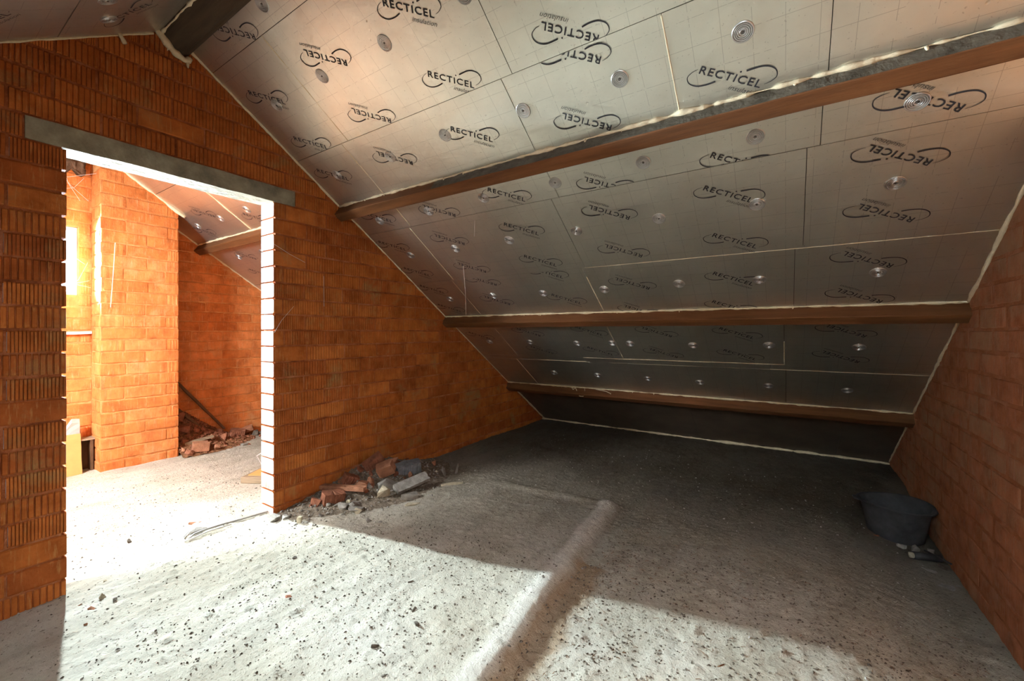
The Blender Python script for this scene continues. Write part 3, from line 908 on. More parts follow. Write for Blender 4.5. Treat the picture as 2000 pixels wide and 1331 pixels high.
# foamed joints between boards
J = [((-2.245, 0.235), (-2.245, 0.848), .0028), ((-2.315, 0.86), (-2.315, 1.24), .0028), ((-2.340, 1.56), (-2.340, 2.15), .0022), ((-2.365, 2.16), (-2.365, 2.65), .0020), ((-2.315, 1.335), (-2.315, 1.54), .0030),
     ((-0.385, 0.855), (-0.385, 1.24), .0030), ((-2.34, 2.75), (-2.34, 3.36), .0022), ((-2.395, 3.45), (-2.395, 4.0), .0022), ((-1.60, 3.367), (-0.012, 3.367), .0026), ((-2.25, 3.443), (0.78, 3.443), .0018),
     ((-1.175, 2.25), (-1.175, 2.65), .0030), ((-1.215, 2.75), (-1.215, 3.36), .0024), ((-0.010, 3.06), (-0.010, 3.36), .0024), ((-1.15, 2.154), (0.786, 2.154), .0016)]
for i, ((xa, sa), (xb, sb), r) in enumerate(J):
    bead(C_MAIN, [RP(xa, sa, 0.001), RP(xb, sb, 0.001)], r, 0.4, 0.03, seed=20 + i)
# foam round the ridge beam end, with the drip at its left
bead(W_LEFT, [(L + .01, 0.815, 2.83), (L + .012, 0.838, 2.80), (L + .014, 0.862, 2.765), (L + .014, 0.895, 2.735), (L + .014, 0.935, 2.722), (L + .012, 0.955, 2.728), (L + .01, 0.962, 2.745)], 0.013, 0.5, 0.012, 'foam_collar', 3, 40)
bead(C_LEFT, [(L + .008, 0.660, 2.722), (L + .012, 0.672, 2.700), (L + .012, 0.690, 2.668)], 0.0105, 0.4, 0.012, 'foam_drip', 0, 41)
bead(C_LEFT, [(L + .02, 0.838, 2.812), (XR - .1, 0.838, 2.812)], 0.008, 0.6, 0.03, 'foam_seam', 6, 42)
# far room seams
bead(C_FAR, [RP(PX + 0.004, 0.20, 0.003), RP(PX + 0.004, 0.93, 0.003)], 0.013, 0.5, seed=43)
bead(C_FAR, [RP(XF + 0.005, 0.85, 0.003), RP(XF + 0.005, 1.24, 0.003)], 0.010, seed=44)
bead(C_FAR, [RP(XF + 0.005, 1.33, 0.002), RP(XF + 0.005, 2.6, 0.002)], 0.010, seed=45)
bead(C_FAR, [RP(XF + 0.005, 1.246, 0.004), RP(-2.99, 1.246, 0.004)], 0.009, 0.4, seed=46)
bead(C_FAR, [RP(-4.15, 0.66, 0.001), RP(-4.15, 1.24, 0.001)], 0.006, seed=47)
# curls of foam hanging from the lowest purlin
bm = bmesh.new()
c0 = RP(-1.97, 4.008, 0.01)
tube(bm, [c0, c0 + Vector((.02, -.01, -.02)), c0 + Vector((.05, -.01, .0)), c0 + Vector((.07, -.01, -.04)), c0 + Vector((.10, -.015, -.085)), c0 + Vector((.14, -.015, -.085)), c0 + Vector((.16, -.01, -.04)), c0 + Vector((.155, -.005, 0))], 0.0045, 6)
tube(bm, [c0 + Vector((.28, 0, 0)), c0 + Vector((.40, -.01, -.012)), c0 + Vector((.45, -.015, -.03)), c0 + Vector((.445, -.015, -.07))], 0.004, 6)
obj('foam_curl', bm, M_FOAM, C_MAIN, True)

# roof openings added out of view for the fill lamps, and the gable window
def added_roof_opening(name, hole, label):
    x0, x1, s0, s1 = hole
    t = bpy.data.objects.new(name, None); COL.objects.link(t)
    tag(t, label, None, None, 'structure')
    bm = bmesh.new(); w_ = 0.04
    for a in ((x0, x1, s0, s0 + w_), (x0, x1, s1 - w_, s1), (x0, x0 + w_, s0 + w_, s1 - w_), (x1 - w_, x1, s0 + w_, s1 - w_)):
        rbox(bm, a[0], a[1], a[2], a[3], -0.12, -0.03, -1)
    bmesh.ops.recalc_face_normals(bm, faces=bm.faces)
    obj('window_frame', bm, M_FRAME, t)
    bm = bmesh.new(); rbox(bm, x0 + w_, x1 - w_, s0 + w_, s1 - w_, -0.100, -0.096, -1)
    bmesh.ops.recalc_face_normals(bm, faces=bm.faces)
    obj('pane', bm, M_GLASS, t)
added_roof_opening('added_opening_far', FILL_HOLE_F, 'added roof opening for fill light in the far room')
added_roof_opening('added_opening_near', FILL_HOLE_N, 'added roof opening for fill light behind the viewer')
t = bpy.data.objects.new('window_1', None); COL.objects.link(t)
tag(t, 'small bright gable window behind the left pier', None, None, 'structure')
bm = bmesh.new()
xa, xb = XF2 - 0.12, XF2 - 0.07
bx(bm, xa, xb, WY0, WY1, WZ0, WZ0 + .03); bx(bm, xa, xb, WY0, WY1, WZ1 - .03, WZ1)
bx(bm, xa, xb, WY0, WY0 + .03, WZ0 + .03, WZ1 - .03); bx(bm, xa, xb, WY1 - .03, WY1, WZ0 + .03, WZ1 - .03)
obj('window_frame', bm, M_FRAME, t)
bm = bmesh.new(); bx(bm, XF2 - 0.10, XF2 - 0.096, WY0 + .03, WY1 - .03, WZ0 + .03, WZ1 - .03)
obj('pane', bm, M_GLASS, t)
#@@OBJECTS
# ------------------------------------------------------------------ rubble
_gx = np.arange(-5.4, .82, .01); _gy = np.arange(0.0, 5.1, .01)
_GX, _GY = np.meshgrid(_gx, _gy); _GZ = fheight(_GX, _GY)
def fz_cache(x, y):
    i = min(max(int((x + 5.4) / .01), 0), len(_gx) - 1); j = min(max(int(y / .01), 0), len(_gy) - 1)
    return float(_GZ[j, i])
fz = fz_cache
def mound_a(x, y): return .165 * math.exp(-((x + 2.85) / .33) ** 2 - ((y - 2.22) / .40) ** 2) + .022 * math.exp(-((x + 2.78) / .16) ** 2 - ((y - 1.68) / .25) ** 2)
def mound_b(x, y): return .42 * math.exp(-((x + 5.40) / .33) ** 2 - ((y - 1.62) / .42) ** 2)
def heap(name, label, x0, x1, y0, y1, fn, mat, rel, step=0.012):
    xs = np.arange(x0, x1 + 1e-6, step); ys = np.arange(y0, y1 + 1e-6, step)
    bm = bmesh.new(); V = []
    for y in ys:
        row = []
        for x in xs:
            h = fn(x, y)
            n = noise.noise(Vector((x * 22, y * 22, 1))) * rel + noise.noise(Vector((x * 60, y * 60, 5))) * rel * 0.6
            k = min(1, h / 0.03)
            row.append(bm.verts.new((x, y, fz(x, y) - 0.006 + max(0, h + n * k) if h > 0.006 else fz(x, y) - 0.012)))
        V.append(row)
    for j in range(len(ys) - 1):
        for i in range(len(xs) - 1):
            bm.faces.new((V[j][i], V[j][i + 1], V[j + 1][i + 1], V[j + 1][i]))
    return tag(obj(name, bm, mat, None, True), label, 'rubble', None, 'stuff')
heap('dirt_heap', 'dark dirt and grit under the broken bricks by the gable wall', -2.815, -2.1, 1.45, 3.0, mound_a, M_CRUMBDIRT, 0.014)
heap('dirt_heap', 'red brick dust heaped in the corner of the far room', -5.345, -4.80, 1.604, 2.75, mound_b, M_DIRT, 0.022)

def lump(name, label, cat, x, y, z, dims, rot, mat, seed, group=None, rough=0.22, cuts=1, rest=0.35):
    bm = rock_bm(*dims, rough=rough, cuts=cuts, seed=seed)
    bmesh.ops.subdivide_edges(bm, edges=bm.edges[:], cuts=1, use_grid_fill=True)
    for v in bm.verts:
        v.co += Vector((noise.noise(v.co * 30 + Vector((seed, 0, 0))), noise.noise(v.co * 30 + Vector((0, seed, 0))), noise.noise(v.co * 30 + Vector((0, 0, seed))))) * 0.05 * min(dims)
    o = obj(name, bm, mat)
    o.rotation_euler = tuple(math.radians(a) for a in rot)
    R = Euler(o.rotation_euler).to_matrix()
    low = min((R @ v.co).z for v in o.data.vertices)
    o.location = (x, y, z - low - 0.006 - rest * 0.02)
    return tag(o, label, cat, group)

def brick_piece(label, x, y, z, dims, rot, mat, seed, grooved=True, cat='brick', group=None, name='broken_brick'):
    """half brick: block with grooved long faces and one ragged end"""
    rnd = random.Random(seed)
    Lx, Ly, Lz = dims
    bm = bmesh.new()
    pts = []
    n = max(3, int(Lx / 0.018))
    for i in range(n):
        a = -Lx / 2 + Lx * i / n; w_ = Lx / n
        g = 0.003 if grooved else 0.0
        pts += [(a + w_ * .08, -Ly / 2 + g), (a + w_ * .2, -Ly / 2), (a + w_ * .8, -Ly / 2), (a + w_ * .92, -Ly / 2 + g)]
    pts += [(Lx / 2 + rnd.uniform(-.01, .012), -Ly / 4), (Lx / 2 + rnd.uniform(-.014, .008), 0.0), (Lx / 2 + rnd.uniform(-.01, .014), Ly / 4)]
    pts += [(Lx / 2 - 0.004, Ly / 2), (0, Ly / 2 + rnd.uniform(-.003, .003)), (-Lx / 2 + 0.004, Ly / 2), (-Lx / 2, Ly / 4)]
    k = [1 + rnd.uniform(-.06, .02) for _ in range(2)]
    prism(bm, pts, lambda p: (p[0] * k[0], p[1] * k[0], -Lz / 2), lambda p: (p[0] * k[1] + rnd.uniform(-.002, .002), p[1] * k[1], Lz / 2 + rnd.uniform(-.004, .003)))
    o = obj(name, bm, mat)
    o.rotation_euler = tuple(math.radians(a) for a in rot)
    R = Euler(o.rotation_euler).to_matrix()
    low = min((R @ v.co).z for v in o.data.vertices)
    o.location = (x, y, z - low - 0.010)
    return tag(o, label, cat, group)

GA = 'broken bricks in the heap by the gable wall'
brick_piece('orange half brick topping the heap by the gable wall, sunny edge up', -2.588, 2.157, .082, (.125, .085, .085), (28, -22, 40), M_RED2, 1, False, group=GA)
lump('broken_brick', 'rounded red brick end, highest at the back of the heap', 'brick', -2.70, 2.313, .115, (.085, .075, .08), (20, 10, 30), M_RED2, 2, GA, 0.3)
brick_piece('long grooved red brick piece sloping against the gable wall', -2.700, 2.13, .118, (.165, .07, .075), (18, -30, 68), M_RED, 3, True, group=GA)
lump('broken_brick', 'small dark red brick chip wedged against the gable wall, left of the heap top', 'brick', -2.765, 2.06, .12, (.06, .05, .07), (20, 40, 10), M_RED, 4, GA)
lump('broken_brick', 'pinkish rounded brick lump in the middle of the heap by the gable wall', 'brick', -2.618, 1.956, .055, (.10, .085, .08), (10, 20, 50), M_RED2, 5, GA, 0.3)
brick_piece('dark red brick piece half sunk, left of the pinkish lump', -2.700, 1.921, .062, (.11, .07, .07), (12, 25, 75), M_RED, 6, True, group=GA)
lump('broken_brick', 'red brick wedge standing on end in the middle of the heap', 'brick', -2.594, 2.028, .05, (.055, .06, .095), (8, -14, 20), M_RED2, 7, GA)
brick_piece('wide red brick block under the thin slab, nearest the doorway', -2.635, 1.74, .012, (.15, .10, .075), (6, 8, 72), M_RED, 8, True, group=GA)
lump('broken_brick', 'dark red brick end beside the jamb at the foot of the heap', 'brick', -2.690, 1.655, .015, (.08, .075, .07), (4, 14, 20), M_RED, 9, GA)
brick_piece('thin straight red brick slab lying across the front of the heap', -2.66, 1.835, .075, (.36, .045, .026), (4, -2, 20), M_RED2, 10, False, group=GA)
lump('mortar_lump', 'pale mortar lump at the front of the heap by the gable wall', 'mortar', -2.418, 2.001, .012, (.075, .085, .105), (12, 20, 15), M_PALE, 11, None, 0.35)
lump('mortar_lump', 'grey mortar lump behind the pale one', 'mortar', -2.480, 2.10, .03, (.16, .11, .08), (5, 6, 60), M_GREY, 12)
brick_piece('grey ridged tile block at the right end of the heap', -2.560, 2.365, .052, (.20, .10, .085), (10, -6, 62), M_GREYB, 13, True, 'tile', None, 'ridged_tile')
brick_piece('long grey slab leaning on the right of the heap', -2.371, 2.223, .022, (.29, .085, .028), (26, -8, 78), M_GREY, 14, False, 'slab', None, 'mortar_slab')
lump('mortar_lump', 'rounded oblong grey mortar piece before the leaning slab', 'mortar', -2.273, 2.096, .0, (.15, .06, .055), (5, 5, 62), M_GREY, 15, None, 0.3)
lump('mortar_flake', 'flat pale mortar flake lying farthest forward of the heap', 'mortar', -2.185, 2.058, .0, (.12, .05, .018), (2, 3, 60), M_PALE, 16)
lump('mortar_shard', 'upright grey shard right of the heap, the nearer of two', 'mortar', -2.404, 2.608, .0, (.03, .035, .095), (6, -12, 20), M_GREY, 17)
lump('mortar_shard', 'upright grey shard right of the heap, the farther of two', 'mortar', -2.347, 2.720, .0, (.025, .035, .10), (-6, 14, 40), M_GREY, 18)
brick_piece('thin pale stick flat on the floor at the right of the heap', -2.21, 2.492, .0, (.17, .022, .02), (0, 0, 52), M_PALE, 19, False, 'stick', None, 'wood_stick')
lump('mortar_flake', 'grey mortar flake on edge at the near side of the heap', 'mortar', -2.47, 1.804, .005, (.10, .05, .03), (10, 20, 80), M_GREY, 20)
lump('mortar_lump', 'flattish grey mortar lump nearest to us in front of the heap', 'mortar', -2.40, 1.76, .0, (.12, .07, .04), (4, 6, 55), M_GREY, 21)
lump('mortar_lump', 'ragged grey mortar lump between the wide red block and the flake', 'mortar', -2.52, 1.73, .0, (.09, .06, .055), (14, 6, 25), M_GREY, 27)
lump('mortar_lump', 'tan mortar stub standing alone on the light edge by the jamb', 'mortar', -2.565, 1.462, .0, (.034, .034, .062), (4, 8, 30), M_PALE, 22)
rn = random.Random(3)
small = []
for i in range(46):
    y = rn.gauss(2.05, .34); x = -2.78 + abs(rn.gauss(0, .24))
    if x > -2.05 or y < 1.47 or y > 2.9: continue
    s = rn.uniform(.014, .042)
    red = x < -2.5 and rn.random() < .7
    if red:
        lump('brick_chip', 'small red brick chip among the broken bricks by the gable wall', 'brick', x, y, fz(x, y) + mound_a(x, y), (s * 1.3, s, s), (rn.uniform(0, 90), rn.uniform(0, 90), rn.uniform(0, 180)), M_RED if rn.random() < .6 else M_RED2, 100 + i, 'brick chips in the heap by the gable wall')
    else:
        lump('mortar_crumb', 'small grey mortar crumb strewn round the heap by the gable wall', 'mortar', x, y, fz(x, y) + mound_a(x, y), (s * 1.3, s, s * .8), (rn.uniform(0, 40), rn.uniform(0, 40), rn.uniform(0, 180)), M_GREY if rn.random() < .75 else M_PALE, 100 + i, 'mortar crumbs in the heap by the gable wall')

# far heap
GB = 'brick rubble in the corner of the far room'
brick_piece('flat pale red brick at the front of the far heap', -4.885, 1.77, .022, (.14, .10, .085), (4, 6, 80), M_RED2, 30, False, group=GB)
brick_piece('thin wooden lath lying on the far heap', -5.00, 1.80, .085, (.26, .03, .022), (2, -8, 86), M_TIMBER, 31, False, 'lath', None, 'wood_lath')
lump('broken_brick', 'large dark brick lump high on the far heap beside the pier', 'brick', -5.22, 1.70, .30, (.13, .12, .10), (15, 10, 40), M_RED, 32, GB)
lump('broken_brick', 'dark brick lump halfway down the far heap beside the pier', 'brick', -5.10, 1.70, .18, (.12, .10, .08), (5, 20, 30), M_RED, 33, GB)
brick_piece('red brick slab at the right end of the far heap, the nearer of two', -5.24, 2.26, .03, (.15, .08, .05), (14, 12, 70), M_RED, 34, True, group=GB)
brick_piece('red brick slab tilted against the back wall at the right end of the far heap', -5.30, 2.38, .02, (.13, .07, .055), (10, -20, 70), M_RED2, 35, False, group=GB)
lump('mortar_lump', 'blackish lump on the floor at the right tip of the far heap', 'mortar', -5.16, 2.43, .0, (.10, .08, .07), (10, 20, 40), M_CRUMB, 36)
lump('mortar_lump', 'pale grey lump on the floor before the far heap', 'mortar', -4.82, 2.14, .0, (.07, .06, .035), (0, 0, 30), M_GREY, 37)
for i, (x, y, z, s) in enumerate([(-4.904, 1.64, .03, .05), (-4.837, 1.66, .01, .06), (-5.068, 2.064, .04, .07), (-4.85, 1.90, .01, .055), (-5.178, 1.915, .15, .07), (-5.227, 2.078, .09, .07), (-5.05, 1.93, .09, .05), (-5.15, 2.16, .04, .05), (-4.93, 2.0, .02, .045), (-5.28, 1.86, .22, .06), (-5.12, 1.82, .17, .05), (-5.0, 1.68, .11, .05), (-4.95, 1.84, .06, .04), (-5.08, 2.25, .02, .04)]):
    lump('broken_brick', 'small brick fragment scattered on the far heap', 'brick', x, y, z, (s * 1.3, s, s * .8), (rn.uniform(0, 60), rn.uniform(0, 60), rn.uniform(0, 180)), M_RED if i % 3 else M_RED2, 60 + i, 'small brick fragments on the far heap')
def bar(name, label, cat, a, b, wdt, thk, mat, group=None, parent=None):
    a, b = Vector(a), Vector(b); d = (b - a); Ln = d.length
    bm = bmesh.new()
    bx(bm, -wdt / 2, wdt / 2, -thk / 2, thk / 2, 0, Ln)
    bmesh.ops.subdivide_edges(bm, edges=[e for e in bm.edges if abs(e.verts[0].co.z - e.verts[1].co.z) > Ln * .5], cuts=8)
    for v in bm.verts: v.co += Vector((noise.noise(v.co * 11), noise.noise(v.co * 13 + Vector((5, 0, 0))), 0)) * min(wdt, thk) * .18
    bmesh.ops.recalc_face_normals(bm, faces=bm.faces)
    o = obj(name, bm, mat, parent)
    o.location = a; o.rotation_euler = d.to_track_quat('Z', 'Y').to_euler()
    if label: tag(o, label, cat, group)
    return o
bar('wood_lath', 'long dark lath leaning down the back wall behind the far heap', 'lath', (-5.30, 1.62, .80), (-5.28, 2.14, .12), .035, .022, M_DARKWOOD)
bar('wood_lath', 'short dark lath leaning beside the pier, lower than the long one', 'lath', (-5.22, 1.62, .50), (-5.20, 1.90, .17), .03, .02, M_DARKWOOD)

# ------------------------------------------------------------------ things at the left of the far room
t = bpy.data.objects.new('wooden_box', None); COL.objects.link(t); t.location = (0, 0, 0)
tag(t, 'low dark wooden box with a pale plank on top, beyond the left pier', 'box')
bm = bmesh.new(); bx(bm, -5.190, -5.175, .50, 1.040, fz(-5.18, .8), .262); obj('back_panel', bm, M_DARKWOOD, t)
bm = bmesh.new(); bx(bm, -5.175, -5.085, 1.022, 1.040, fz(-5.1, 1.03), .262); obj('side_panel', bm, M_DARKWOOD, t)
bm = bmesh.new(); bx(bm, -5.190, -5.080, .48, 1.050, .262, .276); obj('top_plank', bm, M_TIMBER, t)
b = bar('yellow_board', 'yellow board leaning on the box beside the left pier', 'board', (-5.035, .76, fz(-5.035, .76)), (-5.085, .76, .33), .40, .014, M_YELLOW)
b.rotation_euler = (0, -math.atan2(.05, .33), 0); b.rotation_euler.rotate_axis('Z', PI / 2)
bm = bmesh.new()
g = [[bm.verts.new((-5.095 + .012 * noise.noise(Vector((i * .7, j * .9, 2))) - .02 * j / 5, .56 + .40 * i / 8, .285 + (.15 + .035 * math.sin(i * 1.9) - (.03 if i in (5, 6) else 0)) * j / 5)) for i in range(9)] for j in range(6)]
for j in range(5):
    for i in range(8): bm.faces.new((g[j][i], g[j][i + 1], g[j + 1][i + 1], g[j + 1][i]))
r = bmesh.ops.solidify(bm, geom=bm.faces[:], thickness=0.002)
tag(obj('torn_paper', bm, M_PAPER), 'torn white sheet standing above the yellow board', 'paper')
bar('timber_batten', 'white sunlit batten across the wall beside the brick pier', 'batten', (-5.175, .55, 1.178), (-5.175, 1.045, 1.200), .035, .022, M_PAPER)
bm = bmesh.new()
g = [[bm.verts.new((-5.12 + .05 * noise.noise(Vector((i * .8, j * .8, 7))), .70 + .30 * i / 10, 2.70 - .10 * j / 6 - .05 * abs(math.sin(i * .9)) * (j / 6) + .03 * noise.noise(Vector((i, j, 3))))) for i in range(11)] for j in range(7)]
for j in range(6):
    for i in range(10): bm.faces.new((g[j][i], g[j][i + 1], g[j + 1][i + 1], g[j + 1][i]))
bmesh.ops.solidify(bm, geom=bm.faces[:], thickness=0.003)
tag(obj('roofing_membrane', bm, M_PLAST, None, True), 'crumpled brown membrane hanging under the roof at the doorway top left', 'membrane')

# grey block with a yellow sheet, bent white wire behind the right jamb
bm = bmesh.new(); bx(bm, -.11, .11, -.16, .16, 0, .05)
bmesh.ops.bevel(bm, geom=bm.edges[:], offset=.006, segments=1, affect='EDGES')
o = tag(obj('timber_block', bm, M_TIMBER), 'flat grey timber block lying behind the right jamb', 'block'); o.location = (-3.62, 1.78, fz(-3.62, 1.70)); o.rotation_euler = (0, 0, .5)
zt = o.location.z + .05
bm = bmesh.new(); bx(bm, -.09, .09, -.13, .13, 0, .006)
o = tag(obj('yellow_sheet', bm, M_YELLOW), 'small pale yellow sheet lying on the timber block', 'sheet'); o.location = (-3.62, 1.80, zt); o.rotation_euler = (0, 0, .55)
bm = bmesh.new(); z = fz(-3.89, 1.86)
tube(bm, [(-3.87, 1.93, z + .004), (-3.88, 1.875, z + .02), (-3.90, 1.845, z + .10), (-3.90, 1.835, z + .115), (-3.895, 1.90, z + .145), (-3.89, 1.95, z + .15)], .005, 6)
tag(obj('bent_wire', bm, M_WHITE), 'bent white strip standing just behind the right jamb', 'wire')

# threshold strips at the doorway
bm = bmesh.new()
P = [(-2.885, 1.425), (-2.895, 1.30), (-2.905, 1.18), (-2.905, 1.08), (-2.90, 1.02), (-2.88, .985)]
tube(bm, [(x, y, fz(x, y) + .010) for x, y in P], .006, 6)
tag(obj('metal_strip', bm, M_METAL, None, True), 'straight grey metal strip lying across the doorway floor', 'strip')
bm = bmesh.new()
P = [(-2.865, 1.20), (-2.875, 1.08), (-2.865, 1.0), (-2.875, .965), (-2.92, .97), (-2.955, 1.01)]
tube(bm, [(x, y, fz(x, y) + .009) for x, y in P], .0042, 6)
tag(obj('bent_wire', bm, M_WHITE, None, True), 'thin white wire hooked round the near end of the metal strip', 'wire')
for i, (x, y, d, lab) in enumerate([(-3.06, 1.09, (.09, .03, .02), 'flat reddish chip lying against the plaster hump in the doorway'), (-2.94, 1.05, (.10, .06, .022), 'flat grey mortar slab beside the bent end of the metal strip'),
                                    (-2.76, 1.405, (.11, .08, .035), 'cracked grey mortar lump at the foot of the right jamb'), (-2.72, 1.46, (.08, .05, .03), 'brown grit lump just inside the right jamb')]):
    lump('mortar_chip', lab, 'mortar', x, y, fz(x, y), d, (3, 4, 60 + i * 31), (M_RED2, M_GREY, M_GREY, M_GREY)[i], 200 + i)

# lumps lying about on the sunlit floor by the left pier
PB = [(-2.79, .61, .022, M_PALE), (-2.64, .57, .024, M_PALE), (-2.56, .595, .020, M_GREY), (-2.575, .52, .022, M_RED2), (-2.67, .50, .018, M_RED2), (-2.46, .48, .014, M_RED2), (-2.60, .555, .013, M_GREY)]
for i, (x, y, s, m_) in enumerate(PB):
    lump('mortar_lump', ('reddish' if m_ is M_RED2 else 'pale' if m_ is M_PALE else 'grey') + ' pebble sized lump on the white floor by the left pier', 'mortar', x, y, fz(x, y), (s * 1.3, s, s * .8), (i * 30, i * 50, i * 70), m_, 220 + i, ('reddish' if m_ is M_RED2 else 'pale' if m_ is M_PALE else 'grey') + ' lumps by the left pier')
lump('brick_chip', 'lone red brick chip in the middle of the white floor', 'brick', -1.90, 1.03, fz(-1.9, 1.03), (.035, .025, .022), (20, 10, 40), M_RED, 240)
for i, (px, y, s) in enumerate([(-2.19, 1.22, .028), (-2.56, 1.44, .030), (-2.16, .96, .02), (-3.18, .80, .035), (-1.52, 1.42, .026), (-1.35, 1.28, .030), (-1.27, 1.22, .026), (-1.32, 1.05, .03), (-1.18, .98, .024), (-1.62, .92, .026), (-1.75, 1.30, .022)]):
    lump('mortar_crumb', 'dark crumb lying on the white floor between doorway and step', 'mortar', px, y, fz(px, y), (s * 1.2, s, s * .55), (i * 20, 10, i * 57), M_CRUMB, 250 + i, 'dark crumbs on the raised slab')
for i, (px, y, s) in enumerate([(-.52, 1.60, .03), (-.20, 1.72, .034), (-.62, 1.32, .04), (-.40, 1.36, .03), (-.05, 1.62, .03), (-.50, 1.17, .04)]):
    lump('brick_chip', 'brown flake on the white floor right of the step', 'brick', px, y, fz(px, y), (s * 1.1, s * .6, s * .4), (i * 20, 10, i * 57), M_STRAW, 280 + i, 'brown flakes right of the step')

# fine crumbs and fibres, joined
def crumbs(name, label, pts, mat, seed, flat=.6):
    rnd = random.Random(seed); bm = bmesh.new()
    for x, y, s in pts:
        z = fz_cache(x, y)
        M = Matrix.Translation((x, y, z + s * .12)) @ Matrix.Rotation(rnd.uniform(0, 6.3), 4, 'Z') @ Matrix.Rotation(rnd.uniform(-.5, .5), 4, 'X') @ Matrix.Diagonal((s * rnd.uniform(.8, 1.6), s * rnd.uniform(.5, .9), s * flat, 1))
        c = [M @ Vector(p) for p in ((.5, .1, -.3), (-.2, .5, -.3), (-.5, -.3, -.3), (.2, -.5, -.2), (.1, .2, .5), (-.15, -.1, .45))]
        v = [bm.verts.new(p) for p in c]
        for f in ((0, 1, 4), (1, 2, 5), (1, 5, 4), (2, 3, 5), (3, 0, 4), (3, 4, 5), (0, 3, 2), (0, 2, 1)): bm.faces.new([v[i] for i in f])
    bmesh.ops.recalc_face_normals(bm, faces=bm.faces)
    return tag(obj(name, bm, mat), label, 'debris', None, 'stuff')
rc = random.Random(11)
pts = []
for i in range(3300):
    x = rc.uniform(-4.4, -.97) if rc.random() < .5 else rc.uniform(-2.2, -.97); y = rc.uniform(.35, 1.95)
    pts.append((x, y, rc.choice((.004, .005, .006, .008, .011))))
crumbs('floor_crumbs', 'fine dark crumbs scattered over the raised white slab', pts, M_CRUMB, 1)
pts = [(rc.uniform(-.9, .75), rc.uniform(.9, 2.6), rc.choice((.004, .005, .007, .009, .012))) for _ in range(4200)]
crumbs('floor_crumbs', 'dark crumbs scattered over the lower slab right of the step', pts, M_CRUMB, 2)
pts = [(rc.uniform(-2.4, .7), rc.uniform(1.9, 4.4), rc.choice((.005, .007, .010, .014))) for _ in range(700)]
crumbs('floor_crumbs', 'scattered grit over the shaded floor at the back', pts, M_GREY, 3)
pts = []
for i in range(900):
    a = rc.gauss(0, 1); b_ = rc.gauss(0, 1)
    x = -2.80 + abs(rc.gauss(0, .22)); y = rc.gauss(2.05, .36)
    if y > 1.46: pts.append((x, y, rc.choice((.008, .012, .018))))
_old = fz_cache
fz_cache = lambda x, y: _old(x, y) + mound_a(x, y)
crumbs('rubble_grit', 'loose grit between the broken bricks by the gable wall', pts, M_GREY, 4)
pts = [(-5.33 + abs(rc.gauss(0, .2)), 1.61 + abs(rc.gauss(0, .36)), rc.choice((.012, .018, .026, .034))) for _ in range(900)]
fz_cache = lambda x, y: _old(x, y) + mound_b(x, y)
crumbs('rubble_grit', 'loose red grit covering the far heap', [p for p in pts if p[0] < -4.8], M_RED, 5)
fz_cache = _old
bm = bmesh.new()
for i in range(420):
    y = rc.uniform(1.0, 2.7); x = rc.uniform(-.85, .7)
    if rc.random() < .35: x = -.80 + rc.gauss(0, .06); y = rc.uniform(1.0, 2.4)
    a = rc.uniform(0, PI); l_ = rc.uniform(.008, .032)
    dx, dy = math.cos(a) * l_ / 2, math.sin(a) * l_ / 2
    r_ = rc.uniform(.0006, .0013)
    tube(bm, [(x - dx, y - dy, fz_cache(x - dx, y - dy) + .003), (x + rc.uniform(-.002, .002), y, fz_cache(x, y) + .005), (x + dx, y + dy, fz_cache(x + dx, y + dy) + .003)], r_, 4)
tag(obj('wood_fibres', bm, M_STRAW), 'short brown fibres strewn over the floor right of the step', 'debris', None, 'stuff')

# ------------------------------------------------------------------ bucket
BX, BY = .598, 3.66
bz = fz(BX, BY)
t = bpy.data.objects.new('rubber_bucket', None); COL.objects.link(t)
t.location = (BX, BY, bz)
tag(t, 'black rubber builder\'s bucket standing against the right wall', 'bucket')
bm = bmesh.new(); seg = 40
prof = [(.0, .0), (.132, .0), (.142, .006), (.150, .06), (.160, .12), (.170, .18), (.177, .205), (.190, .210), (.193, .216), (.188, .222), (.174, .218), (.166, .18), (.154, .10), (.140, .014), (.0, .012)]
rings = []
for r, z in prof:
    ring = []
    for k in range(seg):
        a = 2 * PI * k / seg
        dent = 0.022 * math.exp(-((a - 4.25) / .28) ** 2) * math.exp(-((z - .09) / .05) ** 2) if r > .1 else 0
        wav = 1 + .018 * math.sin(2 * a + 1) * (z / .2)
        rr = max(r * wav - dent, 0.0006)
        ring.append(bm.verts.new((rr * math.cos(a), rr * math.sin(a), z + .006 * math.sin(2 * a) * (z / .2))))
    rings.append(ring)
for a, b_ in zip(rings, rings[1:]):
    for k in range(seg): bm.faces.new((a[k], a[(k + 1) % seg], b_[(k + 1) % seg], b_[k]))
bmesh.ops.remove_doubles(bm, verts=bm.verts, dist=.0012)
bmesh.ops.recalc_face_normals(bm, faces=bm.faces)
obj('body', bm, M_DUSTY, t, True)
bm = bmesh.new()
tube(bm, [(.196 * math.cos(a), .190 * math.sin(a), .214 + .006 * math.sin(2 * a)) for a in [2 * PI * k / 40 for k in range(41)]], .0055, 6)
obj('rim', bm, M_RUBBER, t, True)
for sgn, ang in ((1, PI * 1.03), (1, 0.35)):
    bm = bmesh.new(); c_, s_ = math.cos(ang), math.sin(ang)
    tube(bm, [(.190 * c_ - .035 * s_, .190 * s_ + .035 * c_, .212), (.214 * c_ - .022 * s_, .214 * s_ + .022 * c_, .216), (.214 * c_ + .022 * s_, .214 * s_ - .022 * c_, .216), (.190 * c_ + .035 * s_, .190 * s_ - .035 * c_, .212)], .006, 6)
    if ang > 1: obj('handle', bm, M_RUBBER, t, True)
    else: bm.free()
lump('mortar_lump', 'pale lump inside the black bucket', 'mortar', BX - .03, BY + .05, bz + .10, (.05, .045, .04), (10, 20, 30), M_PALE, 300)
